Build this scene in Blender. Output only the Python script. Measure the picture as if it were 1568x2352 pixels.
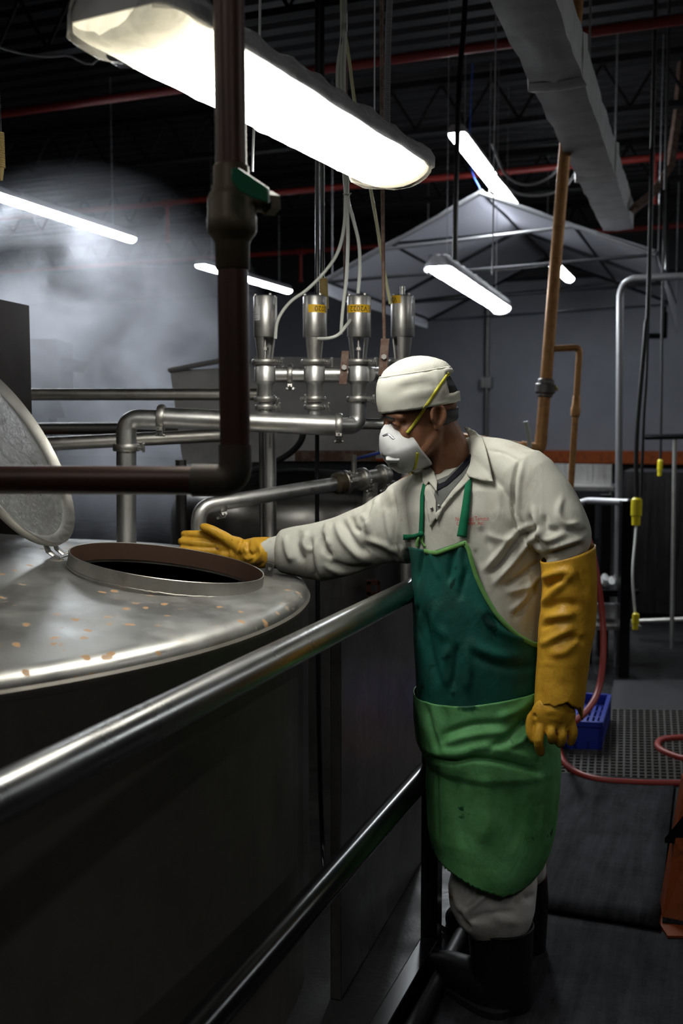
import bpy, bmesh, math, random
import numpy as np
from mathutils import Vector, Matrix, noise
from mathutils.bvhtree import BVHTree
from mathutils.geometry import delaunay_2d_cdt
from math import sin, cos, pi, radians, atan, atan2, sqrt

random.seed(7)
for o in list(bpy.data.objects):
    bpy.data.objects.remove(o)
SC = bpy.context.scene
COL = SC.collection

# ------------------------------------------------------------------ camera, world, exposure
F_PX = 2287.0                      # focal length in pixels of the 1568 x 2352 frame
EYE = 1.5                          # camera height above the walkway
PITCH = atan(191.0 / F_PX)         # looking slightly down
camd = bpy.data.cameras.new('camera')
camd.sensor_fit = 'VERTICAL'
camd.sensor_height = 36.0
camd.lens = 36.0 * F_PX / 2352.0
camd.clip_start = 0.05
camd.clip_end = 100
camd.dof.use_dof = True
camd.dof.focus_distance = 2.6
camd.dof.aperture_fstop = 3.2
cam = bpy.data.objects.new('camera', camd)
cam.location = (0, 0, EYE)
cam.rotation_euler = (pi / 2 - PITCH, 0, 0)
COL.objects.link(cam)
SC.camera = cam

W = bpy.data.worlds.new('world')
SC.world = W
W.use_nodes = True
W.node_tree.nodes['Background'].inputs[0].default_value = (0.55, 0.6, 0.75, 1)
W.node_tree.nodes['Background'].inputs[1].default_value = 0.006

SC.view_settings.view_transform = 'Standard'
SC.view_settings.look = 'None'
SC.view_settings.exposure = 0.0
SC.view_settings.gamma = 1.0
SC.view_settings.use_curve_mapping = False
try:
    SC.cycles.use_denoising = True
    SC.cycles.max_bounces = 8
    SC.cycles.volume_bounces = 1
    SC.cycles.volume_step_rate = 1.5
    SC.cycles.sample_clamp_indirect = 4.0
    SC.cycles.caustics_reflective = False
    SC.cycles.caustics_refractive = False
except Exception:
    pass

LAMP_MAIN = 22.0      # brightness of the big wrapped lamp
LAMP_FAR = 60.0      # brightness of the far lamps
LAMP_FILL = 21.0      # brightness of the fill lamps added outside the picture

# ------------------------------------------------------------------ geometry helpers
CT, ST = cos(PITCH), sin(PITCH)

def P(px, py, D):
    """world point seen at a pixel of the frame, at forward distance D"""
    u = (px - 784) / F_PX
    v = -(py - 1176) / F_PX
    d = Vector((u, CT + v * ST, -ST + v * CT))
    return Vector((0, 0, EYE)) + d * (D / d.y)

def PZ(px, py, z):
    u = (px - 784) / F_PX
    v = -(py - 1176) / F_PX
    d = Vector((u, CT + v * ST, -ST + v * CT))
    return Vector((0, 0, EYE)) + d * ((z - EYE) / d.z)

def ray(px, py):
    u = (px - 784) / F_PX
    v = -(py - 1176) / F_PX
    return Vector((u, CT + v * ST, -ST + v * CT)).normalized()

def proj(p):
    q = Vector(p) - Vector((0, 0, EYE))
    z = q.y * CT - q.z * ST
    return 784 + F_PX * q.x / z, 1176 - F_PX * (q.y * ST + q.z * CT) / z

def M(px, D):
    """length in metres of px pixels at distance D"""
    return px * D / F_PX

AZ = radians(20.96)                      # the factory's main direction (railing, duct, lamps)
U = Vector((sin(AZ), cos(AZ), 0))
N = Vector((cos(AZ), -sin(AZ), 0))       # to the right of it
UP = Vector((0, 0, 1))

class MB:
    def __init__(s):
        s.v = []
        s.f = []
    def add(s, vs, fs):
        b = len(s.v)
        s.v += [Vector(p) for p in vs]
        s.f += [tuple(i + b for i in f) for f in fs]
        return s
    def box(s, c, hx, hy, hz, ax=Vector((1, 0, 0)), ay=Vector((0, 1, 0)), az=UP):
        c = Vector(c)
        vs = [c + ax * hx * i + ay * hy * j + az * hz * k for i in (-1, 1) for j in (-1, 1) for k in (-1, 1)]
        return s.add(vs, [(0, 1, 3, 2), (4, 6, 7, 5), (0, 4, 5, 1), (2, 3, 7, 6), (0, 2, 6, 4), (1, 5, 7, 3)])
    def hexa(s, b4, t4):
        return s.add(list(b4) + list(t4), [(3, 2, 1, 0), (4, 5, 6, 7), (0, 1, 5, 4), (1, 2, 6, 5), (2, 3, 7, 6), (3, 0, 4, 7)])
    def rings(s, rs, cap=True, closed=True):
        n = len(rs[0])
        vs = [p for r in rs for p in r]
        fs = []
        for i in range(len(rs) - 1):
            for j in range(n if closed else n - 1):
                k = (j + 1) % n
                fs.append((i * n + j, i * n + k, (i + 1) * n + k, (i + 1) * n + j))
        if cap and closed:
            fs.append(tuple(range(n - 1, -1, -1)))
            fs.append(tuple((len(rs) - 1) * n + j for j in range(n)))
        return s.add(vs, fs)
    def tube(s, pts, r, seg=16, cap=True, round_cap=False, ref=None, asp=1.0):
        pts = [Vector(p) for p in pts]
        n = len(pts)
        rr = r if isinstance(r, (list, tuple)) else [r] * n
        T = []
        for i in range(n):
            a = pts[max(0, i - 1)]
            b = pts[min(n - 1, i + 1)]
            T.append((b - a).normalized())
        x = ref.copy() if ref is not None else (Vector((0, 0, 1)) if abs(T[0].z) < .9 else Vector((1, 0, 0)))
        rs = []
        def ring(c, t, rad):
            nonlocal x
            x = (x - t * x.dot(t))
            x = x.normalized() if x.length > 1e-6 else t.orthogonal().normalized()
            y = t.cross(x)
            return [c + (x * cos(2 * pi * j / seg) + y * sin(2 * pi * j / seg) * asp) * rad for j in range(seg)]
        if round_cap:
            for q in (80, 55, 30):
                rs.append(ring(pts[0] - T[0] * rr[0] * sin(radians(q)), T[0], rr[0] * cos(radians(q))))
        for i in range(n):
            rs.append(ring(pts[i], T[i], rr[i]))
        if round_cap:
            for q in (30, 55, 80):
                rs.append(ring(pts[-1] + T[-1] * rr[-1] * sin(radians(q)), T[-1], rr[-1] * cos(radians(q))))
        return s.rings(rs, cap=cap)
    def lathe(s, c, axis, prof, seg=32, cap=True, ref=None):
        """prof: list of (radius, height along the axis)"""
        axis = Vector(axis).normalized()
        x = ref if ref is not None else axis.orthogonal()
        x = (x - axis * x.dot(axis)).normalized()
        y = axis.cross(x)
        c = Vector(c)
        rs = [[c + axis * h + (x * cos(2 * pi * j / seg) + y * sin(2 * pi * j / seg)) * max(r, 1e-5) for j in range(seg)] for r, h in prof]
        return s.rings(rs, cap=cap)
    def sphere(s, c, rx, ry, rz, ax=Vector((1, 0, 0)), ay=Vector((0, 1, 0)), az=UP, seg=24, rows=14):
        c = Vector(c)
        rs = []
        for i in range(rows + 1):
            a = -pi / 2 + pi * (i + .02) / (rows + .04)
            rs.append([c + ax * rx * cos(a) * cos(2 * pi * j / seg) + ay * ry * cos(a) * sin(2 * pi * j / seg) + az * rz * sin(a) for j in range(seg)])
        return s.rings(rs)

def cr(pts, k=6):
    """Catmull-Rom through points (tuples of any length)"""
    pts = [np.array(p, float) for p in pts]
    out = []
    for i in range(len(pts) - 1):
        p0 = pts[max(0, i - 1)]; p1 = pts[i]; p2 = pts[i + 1]; p3 = pts[min(len(pts) - 1, i + 2)]
        for j in range(k):
            t = j / k
            out.append(.5 * ((2 * p1) + (p2 - p0) * t + (2 * p0 - 5 * p1 + 4 * p2 - p3) * t * t + (3 * p1 - p0 - 3 * p2 + p3) * t ** 3))
    out.append(pts[-1])
    return out

def fillet(pts, rad, k=8):
    """polyline with rounded corners (pipe bends)"""
    pts = [Vector(p) for p in pts]
    out = [pts[0]]
    for i in range(1, len(pts) - 1):
        a = (pts[i - 1] - pts[i]); b = (pts[i + 1] - pts[i])
        r = min(rad, a.length * .49, b.length * .49)
        p0 = pts[i] + a.normalized() * r
        p2 = pts[i] + b.normalized() * r
        for j in range(k + 1):
            t = j / k
            out.append(p0 * (1 - t) ** 2 + pts[i] * 2 * t * (1 - t) + p2 * t * t)
    out.append(pts[-1])
    return out

ORG = {}

def link(o, parent, loc):
    COL.objects.link(o)
    if parent is not None:
        o.parent = parent
        ORG[o.name] = ORG[parent.name]
    else:
        o.location = loc
        ORG[o.name] = Vector(loc)

def obj(name, mb, mat, parent=None, smooth=True, loc=None, auto=40):
    """one mesh object from world-space geometry"""
    if parent is not None:
        org = ORG[parent.name]
    elif loc is not None:
        org = Vector(loc)
    else:
        lo = [min(p[i] for p in mb.v) for i in range(3)]
        hi = [max(p[i] for p in mb.v) for i in range(3)]
        org = Vector(((lo[0] + hi[0]) / 2, (lo[1] + hi[1]) / 2, lo[2]))
    me = bpy.data.meshes.new(name)
    me.from_pydata([tuple(p - org) for p in mb.v], [], mb.f)
    bm = bmesh.new()
    bm.from_mesh(me)
    bmesh.ops.remove_doubles(bm, verts=bm.verts, dist=1e-6)
    bmesh.ops.recalc_face_normals(bm, faces=bm.faces)
    bm.to_mesh(me)
    bm.free()
    if smooth:
        for p in me.polygons:
            p.use_smooth = True
        if auto:
            try:
                me.set_sharp_from_angle(angle=radians(auto))
            except Exception:
                pass
    me.materials.append(mat)
    o = bpy.data.objects.new(name, me)
    link(o, parent, org)
    return o

def empty(name, loc, label, cat, group=None):
    o = bpy.data.objects.new(name, None)
    o.empty_display_size = .1
    link(o, None, Vector(loc))
    return tag(o, label, cat, group)

def tag(o, label=None, cat=None, group=None, kind=None):
    if label: o['label'] = label
    if cat: o['category'] = cat
    if group: o['group'] = group
    if kind: o['kind'] = kind
    return o

def lab(o, label):
    o['label'] = label
    return o

def bevel(o, w, seg=2):
    m = o.modifiers.new('bevel', 'BEVEL')
    m.width = w
    m.segments = seg
    m.limit_method = 'ANGLE'
    return o

def solid(o, t, off=0):
    m = o.modifiers.new('solid', 'SOLIDIFY')
    m.thickness = t
    m.offset = off
    return o

# ------------------------------------------------------------------ materials
def mat(name, color, rough=.5, metal=0.0, spec=.5):
    m = bpy.data.materials.new(name)
    m.use_nodes = True
    b = m.node_tree.nodes['Principled BSDF']
    b.inputs['Base Color'].default_value = (*color, 1)
    b.inputs['Roughness'].default_value = rough
    b.inputs['Metallic'].default_value = metal
    b.inputs['Specular IOR Level'].default_value = spec
    return m

def nd(m, t, **kw):
    n = m.node_tree.nodes.new(t)
    for k, v in kw.items():
        setattr(n, k, v)
    return n

def lk(m, a, b):
    m.node_tree.links.new(a, b)

def coord(m, scale=(1, 1, 1), kind='Object', rot=(0, 0, 0)):
    tc = nd(m, 'ShaderNodeTexCoord')
    mp = nd(m, 'ShaderNodeMapping')
    mp.inputs['Scale'].default_value = scale
    mp.inputs['Rotation'].default_value = rot
    lk(m, tc.outputs[kind], mp.inputs['Vector'])
    return mp.outputs['Vector']

def noise_tex(m, vec, scale, detail=4, rough=.6, dist=0):
    n = nd(m, 'ShaderNodeTexNoise')
    n.inputs['Scale'].default_value = scale
    n.inputs['Detail'].default_value = detail
    n.inputs['Roughness'].default_value = rough
    n.inputs['Distortion'].default_value = dist
    lk(m, vec, n.inputs['Vector'])
    return n.outputs['Fac']

def ramp(m, fac, stops):
    r = nd(m, 'ShaderNodeValToRGB')
    el = r.color_ramp.elements
    while len(el) < len(stops):
        el.new(.5)
    for e, (p, c) in zip(el, stops):
        e.position = p
        e.color = (*c, 1) if isinstance(c, (tuple, list)) else (c, c, c, 1)
    lk(m, fac, r.inputs['Fac'])
    return r.outputs['Color']

def mixc(m, fac, a, b, mode='MIX'):
    n = nd(m, 'ShaderNodeMix', data_type='RGBA', blend_type=mode)
    for sock, val in ((n.inputs[0], fac), (n.inputs[6], a), (n.inputs[7], b)):
        if hasattr(val, 'is_linked'):
            lk(m, val, sock)
        elif isinstance(val, (int, float)):
            sock.default_value = val
        else:
            sock.default_value = (*val, 1)
    return n.outputs[2]

def bump(m, height, strength=.2, dist=.01):
    b = nd(m, 'ShaderNodeBump')
    b.inputs['Strength'].default_value = strength
    b.inputs['Distance'].default_value = dist
    lk(m, height, b.inputs['Height'])
    lk(m, b.outputs['Normal'], m.node_tree.nodes['Principled BSDF'].inputs['Normal'])

def base(m, sock, key='Base Color'):
    lk(m, sock, m.node_tree.nodes['Principled BSDF'].inputs[key])

def cloth(name, col, dirt, scale=18, lo=.5, hi=.75, rough=.85, spots=None, spot_scale=14, spot_lo=.69, weave=900, bumps=.3, crease=.5):
    m = mat(name, col, rough, 0, .2)
    v = coord(m)
    c = mixc(m, ramp(m, noise_tex(m, v, scale, 6, .65), [(lo, 0), (hi, 1)]), col, dirt)
    if spots:
        f = noise_tex(m, v, spot_scale, 3, .5, .4)
        c = mixc(m, ramp(m, f, [(spot_lo, 0), (spot_lo + .05, 1)]), c, spots)
    base(m, c)
    wv_ = noise_tex(m, v, weave, 2)
    cr_ = noise_tex(m, coord(m, (1, 1, .55)), 17, 6, .6, 1.2)
    ad = nd(m, 'ShaderNodeMath', operation='MULTIPLY_ADD'); ad.inputs[1].default_value = crease * 14
    lk(m, cr_, ad.inputs[0]); lk(m, wv_, ad.inputs[2])
    bump(m, ad.outputs[0], bumps, .0012)
    return m

def steel(name, col=(.5, .5, .5), rough=.32, streak=(60, 60, 2), var=.12, grime=None):
    m = mat(name, col, rough, 1.0)
    v = coord(m, streak)
    f = noise_tex(m, v, 1.0, 4)
    base(m, ramp(m, f, [(.25, rough - var * .5), (.75, rough + var)]), 'Roughness')
    v2 = coord(m)
    c = mixc(m, ramp(m, noise_tex(m, v2, 7, 6, .7), [(.45, 0), (.72, .55)]), col, grime or tuple(x * .6 for x in col))
    base(m, c)
    return m

def copper(name, col, patina, rough=.55, metal=.6):
    m = mat(name, col, rough, metal)
    v = coord(m)
    c = mixc(m, ramp(m, noise_tex(m, v, 26, 7, .7), [(.45, 0), (.7, .8)]), col, patina)
    base(m, c)
    bump(m, noise_tex(m, v, 130, 4), .12, .002)
    return m

m_steel = steel('brushed_steel', (.52, .52, .51), .3)
m_pipe = steel('pipe_steel', (.6, .6, .59), .38, (40, 40, 6), grime=(.3, .29, .27))
m_pipe_worn = steel('worn_pipe_steel', (.46, .45, .42), .42, (40, 40, 6), grime=(.24, .22, .19))
m_rail = steel('rail_steel', (.34, .34, .33), .27, (5, 5, 5), .1, grime=(.28, .27, .25))
m_dark_steel = steel('dark_steel', (.16, .155, .15), .4)
m_cast = mat('cast_clamp', (.42, .41, .39), .45, 1)
m_black = mat('black_paint', (.006, .006, .007), .22, 0, .35)
m_black_matte = mat('black_rubber', (.012, .012, .013), .5)
m_red = mat('sprinkler_red', (.2, .016, .01), .5)
m_copper = copper('old_copper', (.055, .022, .016), (.03, .016, .013), .42, .35)
m_copper_joint = copper('copper_joint', (.05, .035, .026), (.03, .06, .05), .55, .4)
m_copper_far = copper('bright_copper', (.52, .27, .1), (.3, .13, .045), .5, .4)
m_bronze = copper('bronze', (.075, .058, .035), (.04, .03, .02), .5, .5)
m_green_plastic = mat('green_vinyl', (.012, .12, .06), .35)
m_white_tube = mat('white_tube', (.62, .64, .6), .35)
m_yellow_tube = mat('yellow_tube', (.6, .58, .33), .35)
m_yellow = mat('yellow_plastic', (.75, .62, .02), .4)
m_label_yellow = mat('label_yellow', (.85, .5, .01), .5)
m_ink = mat('label_ink', (.01, .01, .01), .5)
m_label_white = mat('label_white', (.6, .6, .6), .5)
m_rust = copper('rust', (.13, .07, .05), (.3, .24, .2), .7, .2)
m_zinc = mat('galvanised', (.34, .34, .35), .45, .8)
m_conduit = mat('flex_conduit', (.3, .3, .32), .45, .3)
m_orange = cloth('orange_paint', (.28, .06, .012), (.1, .03, .01), 20, .5, .7, .5)
m_blue_crate = mat('blue_crate', (.012, .03, .3), .4)
m_hose = mat('red_hose', (.3, .035, .028), .45)
m_tan_rope = mat('tan_grip', (.5, .37, .14), .6)
# ------------------------------------------------------------------ the setting
def at(u, n, z=0):
    return U * u + N * n + UP * z

m_wall = mat('painted_block_wall', (.2, .205, .24), .7)
v = coord(m_wall)
base(m_wall, mixc(m_wall, ramp(m_wall, noise_tex(m_wall, v, 1.1, 5), [(.35, 0), (.7, 1)]), (.215, .22, .255), (.165, .17, .2)))
bk = nd(m_wall, 'ShaderNodeTexBrick')
bk.inputs['Scale'].default_value = 1.0
bk.inputs['Brick Width'].default_value = .4
bk.inputs['Row Height'].default_value = .2
bk.inputs['Mortar Size'].default_value = .006
lk(m_wall, coord(m_wall, (1, 1, 1), 'Object', (pi / 2, 0, -AZ)), bk.inputs['Vector'])
bump(m_wall, bk.outputs['Fac'], -.5, .008)
m_wall_dark = mat('dark_wall', (.014, .014, .016), .8)
m_ceil = mat('dark_deck', (.009, .009, .0105), .55, .2)
m_beam = mat('dark_joist', (.004, .004, .005), .7, 0, .2)
m_floor = mat('wet_concrete', (.03, .03, .032), .3, 0, .2)
v = coord(m_floor)
base(m_floor, ramp(m_floor, noise_tex(m_floor, v, 3, 6), [(.35, (.005, .005, .0055)), (.7, (.013, .013, .0145))]))
base(m_floor, ramp(m_floor, noise_tex(m_floor, v, 2.2, 4), [(.42, .3), (.62, .7)]), 'Roughness')
bump(m_floor, noise_tex(m_floor, v, 60, 4), .25, .004)

UB, UF, NL, NR, ZC = 14.0, -4.0, -14.0, 4.5, 4.2
def slab(name, a, b, c, d, th, m):
    mb = MB()
    mb.hexa([p - th for p in (a, b, c, d)], [a, b, c, d])
    return tag(obj(name, mb, m, smooth=False), kind='structure')

slab('floor', at(UF, NL), at(UF, NR), at(UB, NR), at(UB, NL), UP * .1, m_floor)
slab('wall_back', at(UB, NL), at(UB, NR), at(UB, NR, ZC), at(UB, NL, ZC), -U * .15, m_wall)
slab('wall_left', at(UF, NL), at(UB, NL), at(UB, NL, ZC), at(UF, NL, ZC), N * .15, m_wall_dark)
slab('wall_right', at(UF, NR), at(UB, NR), at(UB, NR, ZC), at(UF, NR, ZC), -N * .15, m_wall_dark)
slab('wall_front', at(UF, NL), at(UF, NR), at(UF, NR, ZC), at(UF, NL, ZC), U * .15, m_wall_dark)
mb = MB()                                                     # corrugated roof deck, ribs across the hall
us = []
x = UF
while x < UB:
    us += [(x, 0), (x + .07, 0), (x + .09, .045), (x + .15, .045), (x + .17, 0)]
    x += .2
rs = [[at(u_, NL, ZC + h), at(u_, NR, ZC + h)] for u_, h in us]
mb.rings(rs, cap=False, closed=False)
tag(obj('ceiling', mb, m_ceil, smooth=False), kind='structure')
mb = MB().box(at(UB - .2, (NL + NR) / 2, 3.87), 6.8, .2, .33, N, U)
mb.v = [p for p in mb.v]
tag(obj('trim_1', mb, m_wall_dark, smooth=False), kind='structure')
mb = MB().box(at(UB - .02, (NL + NR) / 2, .53), 9.2, .02, .53, N, U)
tag(obj('trim_2', mb, m_wall_dark, smooth=False), kind='structure')
for i, u_ in enumerate((1.2, 3.4, 5.2, 7.6, 9.8, 12.2)):      # roof joists
    mb = MB()
    mb.box(at(u_, (NL + NR) / 2, 4.13), 9.2, .05, .02, N, U)
    mb.box(at(u_, (NL + NR) / 2, 3.78), 9.2, .04, .02, N, U)
    for k in range(46):
        n0 = NL + .1 + k * .4
        mb.tube([at(u_, n0, 3.8), at(u_, n0 + .2, 4.12)], .012, 5)
        mb.tube([at(u_, n0 + .2, 4.12), at(u_, n0 + .4, 3.8)], .012, 5)
    tag(obj('roof_beam', mb, m_beam, smooth=False), kind='structure')

# ------------------------------------------------------------------ lamps
def emit(name, col, s):
    m = bpy.data.materials.new(name)
    m.use_nodes = True
    nt = m.node_tree
    b = nt.nodes['Principled BSDF']
    b.inputs['Base Color'].default_value = (.8, .8, .8, 1)
    b.inputs['Emission Color'].default_value = (*col, 1)
    b.inputs['Emission Strength'].default_value = s
    return m

m_lens = emit('lamp_lens', (1, .98, .9), LAMP_MAIN)
m_lens_far = emit('lamp_lens_cool', (.9, .96, 1), LAMP_FAR)
m_lens_fill = emit('lamp_lens_fill', (1, .98, .92), LAMP_FILL)
m_housing = mat('lamp_housing', (.3, .3, .31), .45)
m_wrap = mat('plastic_film', (.55, .55, .57), .25)
pb = m_wrap.node_tree.nodes['Principled BSDF']
pb.inputs['Alpha'].default_value = .55
vv = coord(m_wrap)
bump(m_wrap, noise_tex(m_wrap, vv, 38, 5, .65, 1.2), .9, .012)

def lamp(name, A, B, w, label, lens_mat, hz=.05, lens_depth=.035, wrapped=False, group=None, round_end=.05, wob=0.0, film_end=.12):
    """fixture hanging with its lens edge on the line A-B"""
    A, B = Vector(A), Vector(B)
    d = (B - A).normalized()
    s = d.cross(UP).normalized()
    L = (B - A).length
    t = empty(name, A.lerp(B, .5), label, 'lamp', group)
    def prof(pts, ts, k=1.0):
        rs = []
        for (q, sc) in ts:
            c = A + d * q
            ring = []
            for (a, h) in pts:
                ww = wob * noise.noise(Vector((q * 9, a * 7, h * 30)))
                ring.append(c + s * (a * w / 2 * sc * k + ww) + UP * (h + ww * .6))
            rs.append(ring)
        return rs
    ts = [(0, .8), (.012, .92), (round_end, 1)] + [(round_end + (L - 2 * round_end) * i / 24, 1) for i in range(1, 24)] + [(L - round_end, 1), (L - .012, .92), (L, .8)]
    lens = [(cos(a), -lens_depth * sin(a)) for a in [pi * i / 12 for i in range(13)]]
    mb = MB().rings(prof(lens, ts), cap=True)
    obj('lens', mb, lens_mat, t)
    hp = [(1.04, .002), (1.04, .018), (.86, hz * .8), (.7, hz), (-.7, hz), (-.86, hz * .8), (-1.04, .018), (-1.04, .002)]
    obj('housing', MB().rings(prof(hp, ts)), m_housing, t)
    for q in (.12 * L, .88 * L):
        w0 = A + d * q + UP * hz
        obj('hanger', MB().tube([w0, Vector((w0.x, w0.y, 4.16))], .0022, 6), m_zinc, t)
    if wrapped:
        k = 1.06
        hp2 = [(1.08, -.006), (1.1, .02), (.95, hz * .75), (.72, hz + .01), (0, hz + .014), (-.72, hz + .01), (-.95, hz * .75), (-1.1, .02), (-1.08, -.006)]
        fine = [(L * i / 70, 1) for i in range(71)]
        fine[0] = (-.006, .75); fine[-1] = (L + .006, .75)
        rs = []
        for (q, sc) in fine:
            c = A + d * q
            ring = []
            for (a, h) in hp2:
                ww = .007 * noise.noise(Vector((q * 16, a * 4, h * 40)))
                ring.append(c + s * (a * w / 2 * sc + ww) + UP * (h + ww))
            rs.append(ring)
        f = obj('plastic_cover', MB().rings(rs, cap=False, closed=False), m_wrap, t)
        lab(f, 'crumpled clear plastic film')
        # film gathered round both ends
        for q0, q1 in ((-.03, film_end), (L - .07, L + .012)):
            rs = []
            for i in range(9):
                q = q0 + (q1 - q0) * i / 8
                e = min(abs(q - q0), abs(q1 - q)) if False else 0
                sc = 1.0
                if q < .02: sc = .62 + .4 * max(0, (q - q0) / (.02 - q0))
                if q > L - .02: sc = 1.0 - .35 * (q - (L - .02)) / .032
                ring = []
                for j in range(24):
                    a = 2 * pi * j / 24
                    ww = .009 * noise.noise(Vector((q * 22, cos(a) * 2.5, sin(a) * 2.5)))
                    hh = (hz + .012) * sin(a) if sin(a) > 0 else (lens_depth + .012) * sin(a)
                    ring.append(A + d * q + s * ((w / 2 * 1.08) * cos(a) * sc + ww) + UP * (hh * (.4 + .6 * sc) + ww))
                rs.append(ring)
            obj('plastic_cover', MB().rings(rs, cap=False), m_wrap, t)
    return t

ZL = 2.2
a_ = PZ(196, 84, ZL); b_ = PZ(880, 434, ZL); q_ = PZ(985, 380, ZL)
d_ = (b_ - a_).normalized(); s_ = d_.cross(UP).normalized()
w_ = (q_ - a_).dot(s_)
L_ = (q_ - a_).dot(d_) + .03 + .055
a_ = a_ - d_ * .055
dt = nd(m_lens, 'ShaderNodeVectorMath', operation='DOT_PRODUCT')
dt.inputs[1].default_value = tuple(d_)
lk(m_lens, nd(m_lens, 'ShaderNodeTexCoord').outputs['Object'], dt.inputs[0])
mr = nd(m_lens, 'ShaderNodeMapRange'); mr.inputs['From Min'].default_value = -L_ / 2; mr.inputs['From Max'].default_value = L_ / 2
lk(m_lens, dt.outputs['Value'], mr.inputs['Value'])
tube_glow = ramp(m_lens, mr.outputs[0], [(0, .04), (.05, .08), (.13, .25), (.25, 1), (.9, 1), (.965, .1), (1, .05)])
film = ramp(m_lens, noise_tex(m_lens, coord(m_lens), 14, 5, .65, 1.5), [(.3, .7), (.6, 1)])
gl = mixc(m_lens, 1, tube_glow, film, 'MULTIPLY')
sm = nd(m_lens, 'ShaderNodeMath', operation='MULTIPLY'); sm.inputs[1].default_value = LAMP_MAIN * 1.2; lk(m_lens, gl, sm.inputs[0])
base(m_lens, sm.outputs[0], 'Emission Strength')
base(m_lens, mixc(m_lens, tube_glow, (1, .9, .62), (1, .98, .9)), 'Emission Color')
main_lamp = lamp('fluorescent_lamp', a_ + s_ * w_ / 2, a_ + s_ * w_ / 2 + d_ * L_, w_, 'largest and nearest fluorescent lamp, wrapped in clear plastic film above the tank', m_lens, .055, .04, True, wob=.003)
lamp('fluorescent_lamp', PZ(-160, 398, 3.0), PZ(302, 549, 3.0), .11, 'long bare fluorescent lamp glowing behind the steam at far left', m_lens_far, .05, .03)
lamp('fluorescent_lamp', PZ(458, 608, 3.0), PZ(662, 668, 3.0), .11, 'small distant fluorescent lamp partly hidden by the dark copper pipe', m_lens_far, .05, .03)
lamp('fluorescent_lamp', PZ(1047, 305, 3.3), PZ(1176, 474, 3.3), .115, 'bare fluorescent lamp above the peak of the plastic canopy', m_lens_far, .05, .03)
lamp('fluorescent_lamp', PZ(1003, 612, 2.42), PZ(1152, 708, 2.42), .145, 'short plastic-wrapped fluorescent lamp hanging below the plastic canopy', m_lens_far, .06, .035, True, wob=.003, film_end=.05)
lamp('fluorescent_lamp', at(11.2, -1.8, 3.3), at(12.4, -1.8, 3.3), .12, 'added far lamp standing in for the bright lit streak under the canopy', m_lens_far)  # added lamp in place of the bright streak of lit canopy sheet
# fill lamps added out of view to brighten the hall and the camera side
for i, (u_, n_) in enumerate(((-1.6, 1.3), (-1.2, -.9), (-1.2, -3.2), (.8, -4.4), (2.2, 2.4), (6.0, 2.6), (10.5, 2.6))):
    lamp('fluorescent_lamp', at(u_, n_, 3.3), at(u_ + 1.25, n_, 3.3), .12, 'added fluorescent lamp for fill light, out of view', m_lens_fill if i < 5 else m_lens_far, group='added fill lamps outside the picture')

# ------------------------------------------------------------------ clamps and pipes
def clamp(parent, c, axis, r, w=.011, wing=None, name='clamp'):
    """sanitary clamp ring with a wing nut"""
    axis = Vector(axis).normalized()
    mb = MB()
    mb.lathe(c, axis, [(r * .98, -w), (r * 1.22, -w), (r * 1.3, -w * .6), (r * 1.3, w * .6), (r * 1.22, w), (r * .98, w)], 28)
    o = obj(name, mb, m_cast, parent)
    wv = Vector(wing) if wing is not None else Vector((.8, -.6, 0))
    wv = (wv - axis * wv.dot(axis)).normalized()
    t = axis.cross(wv)
    c = Vector(c)
    mb = MB()
    for sgn in (-1, 1):
        mb.box(c + wv * r * 1.42 + t * sgn * .007, r * .2, .003, w * .8, wv, t, axis)
    mb.tube([c + wv * r * 1.46 - t * .018, c + wv * r * 1.46 + t * .022], .0035, 8)
    mb.box(c + wv * r * 1.46 + t * .024, .012, .004, .004, axis, t, wv)
    mb.sphere(c + wv * r * 1.46 + t * .026 + axis * .012, .005, .005, .005, seg=8, rows=6)
    mb.sphere(c + wv * r * 1.46 + t * .026 - axis * .012, .005, .005, .005, seg=8, rows=6)
    obj('wing_nut', mb, m_cast, o)
    return o

# ------------------------------------------------------------------ the cooking tank
TC = Vector((-1.3325, 2.746, 0)); TR = 1.2391
ZR = EYE - .5541 * .855
TS = .1547
def cone_z(r): return ZR + .0233 + (TR - r) * TS

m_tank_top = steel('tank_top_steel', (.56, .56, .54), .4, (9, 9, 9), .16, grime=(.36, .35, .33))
v = coord(m_tank_top)
vo = nd(m_tank_top, 'ShaderNodeTexVoronoi'); vo.inputs['Scale'].default_value = 23
nz = nd(m_tank_top, 'ShaderNodeTexNoise'); nz.inputs['Scale'].default_value = 30; lk(m_tank_top, v, nz.inputs['Vector'])
va = nd(m_tank_top, 'ShaderNodeVectorMath', operation='MULTIPLY_ADD'); va.inputs[1].default_value = (.035, .035, .035); lk(m_tank_top, nz.outputs['Color'], va.inputs[0]); lk(m_tank_top, v, va.inputs[2])
lk(m_tank_top, va.outputs[0], vo.inputs['Vector'])
spot = ramp(m_tank_top, vo.outputs['Distance'], [(.2, 1), (.27, 0)])
gate = ramp(m_tank_top, noise_tex(m_tank_top, v, 4.2, 2), [(.42, 0), (.5, 1)])
sel = nd(m_tank_top, 'ShaderNodeSeparateColor'); lk(m_tank_top, vo.outputs['Color'], sel.inputs[0])
pick = ramp(m_tank_top, sel.outputs[0], [(.3, 0), (.32, 1)])
k1 = mixc(m_tank_top, 1, spot, gate, 'MULTIPLY'); k2 = mixc(m_tank_top, 1, k1, pick, 'MULTIPLY')
old = m_tank_top.node_tree.nodes['Principled BSDF'].inputs['Base Color'].links[0].from_socket
base(m_tank_top, mixc(m_tank_top, k2, old, (.5, .3, .15)))
inv = nd(m_tank_top, 'ShaderNodeMath', operation='SUBTRACT'); inv.inputs[0].default_value = 1; lk(m_tank_top, k2, inv.inputs[1])
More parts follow.
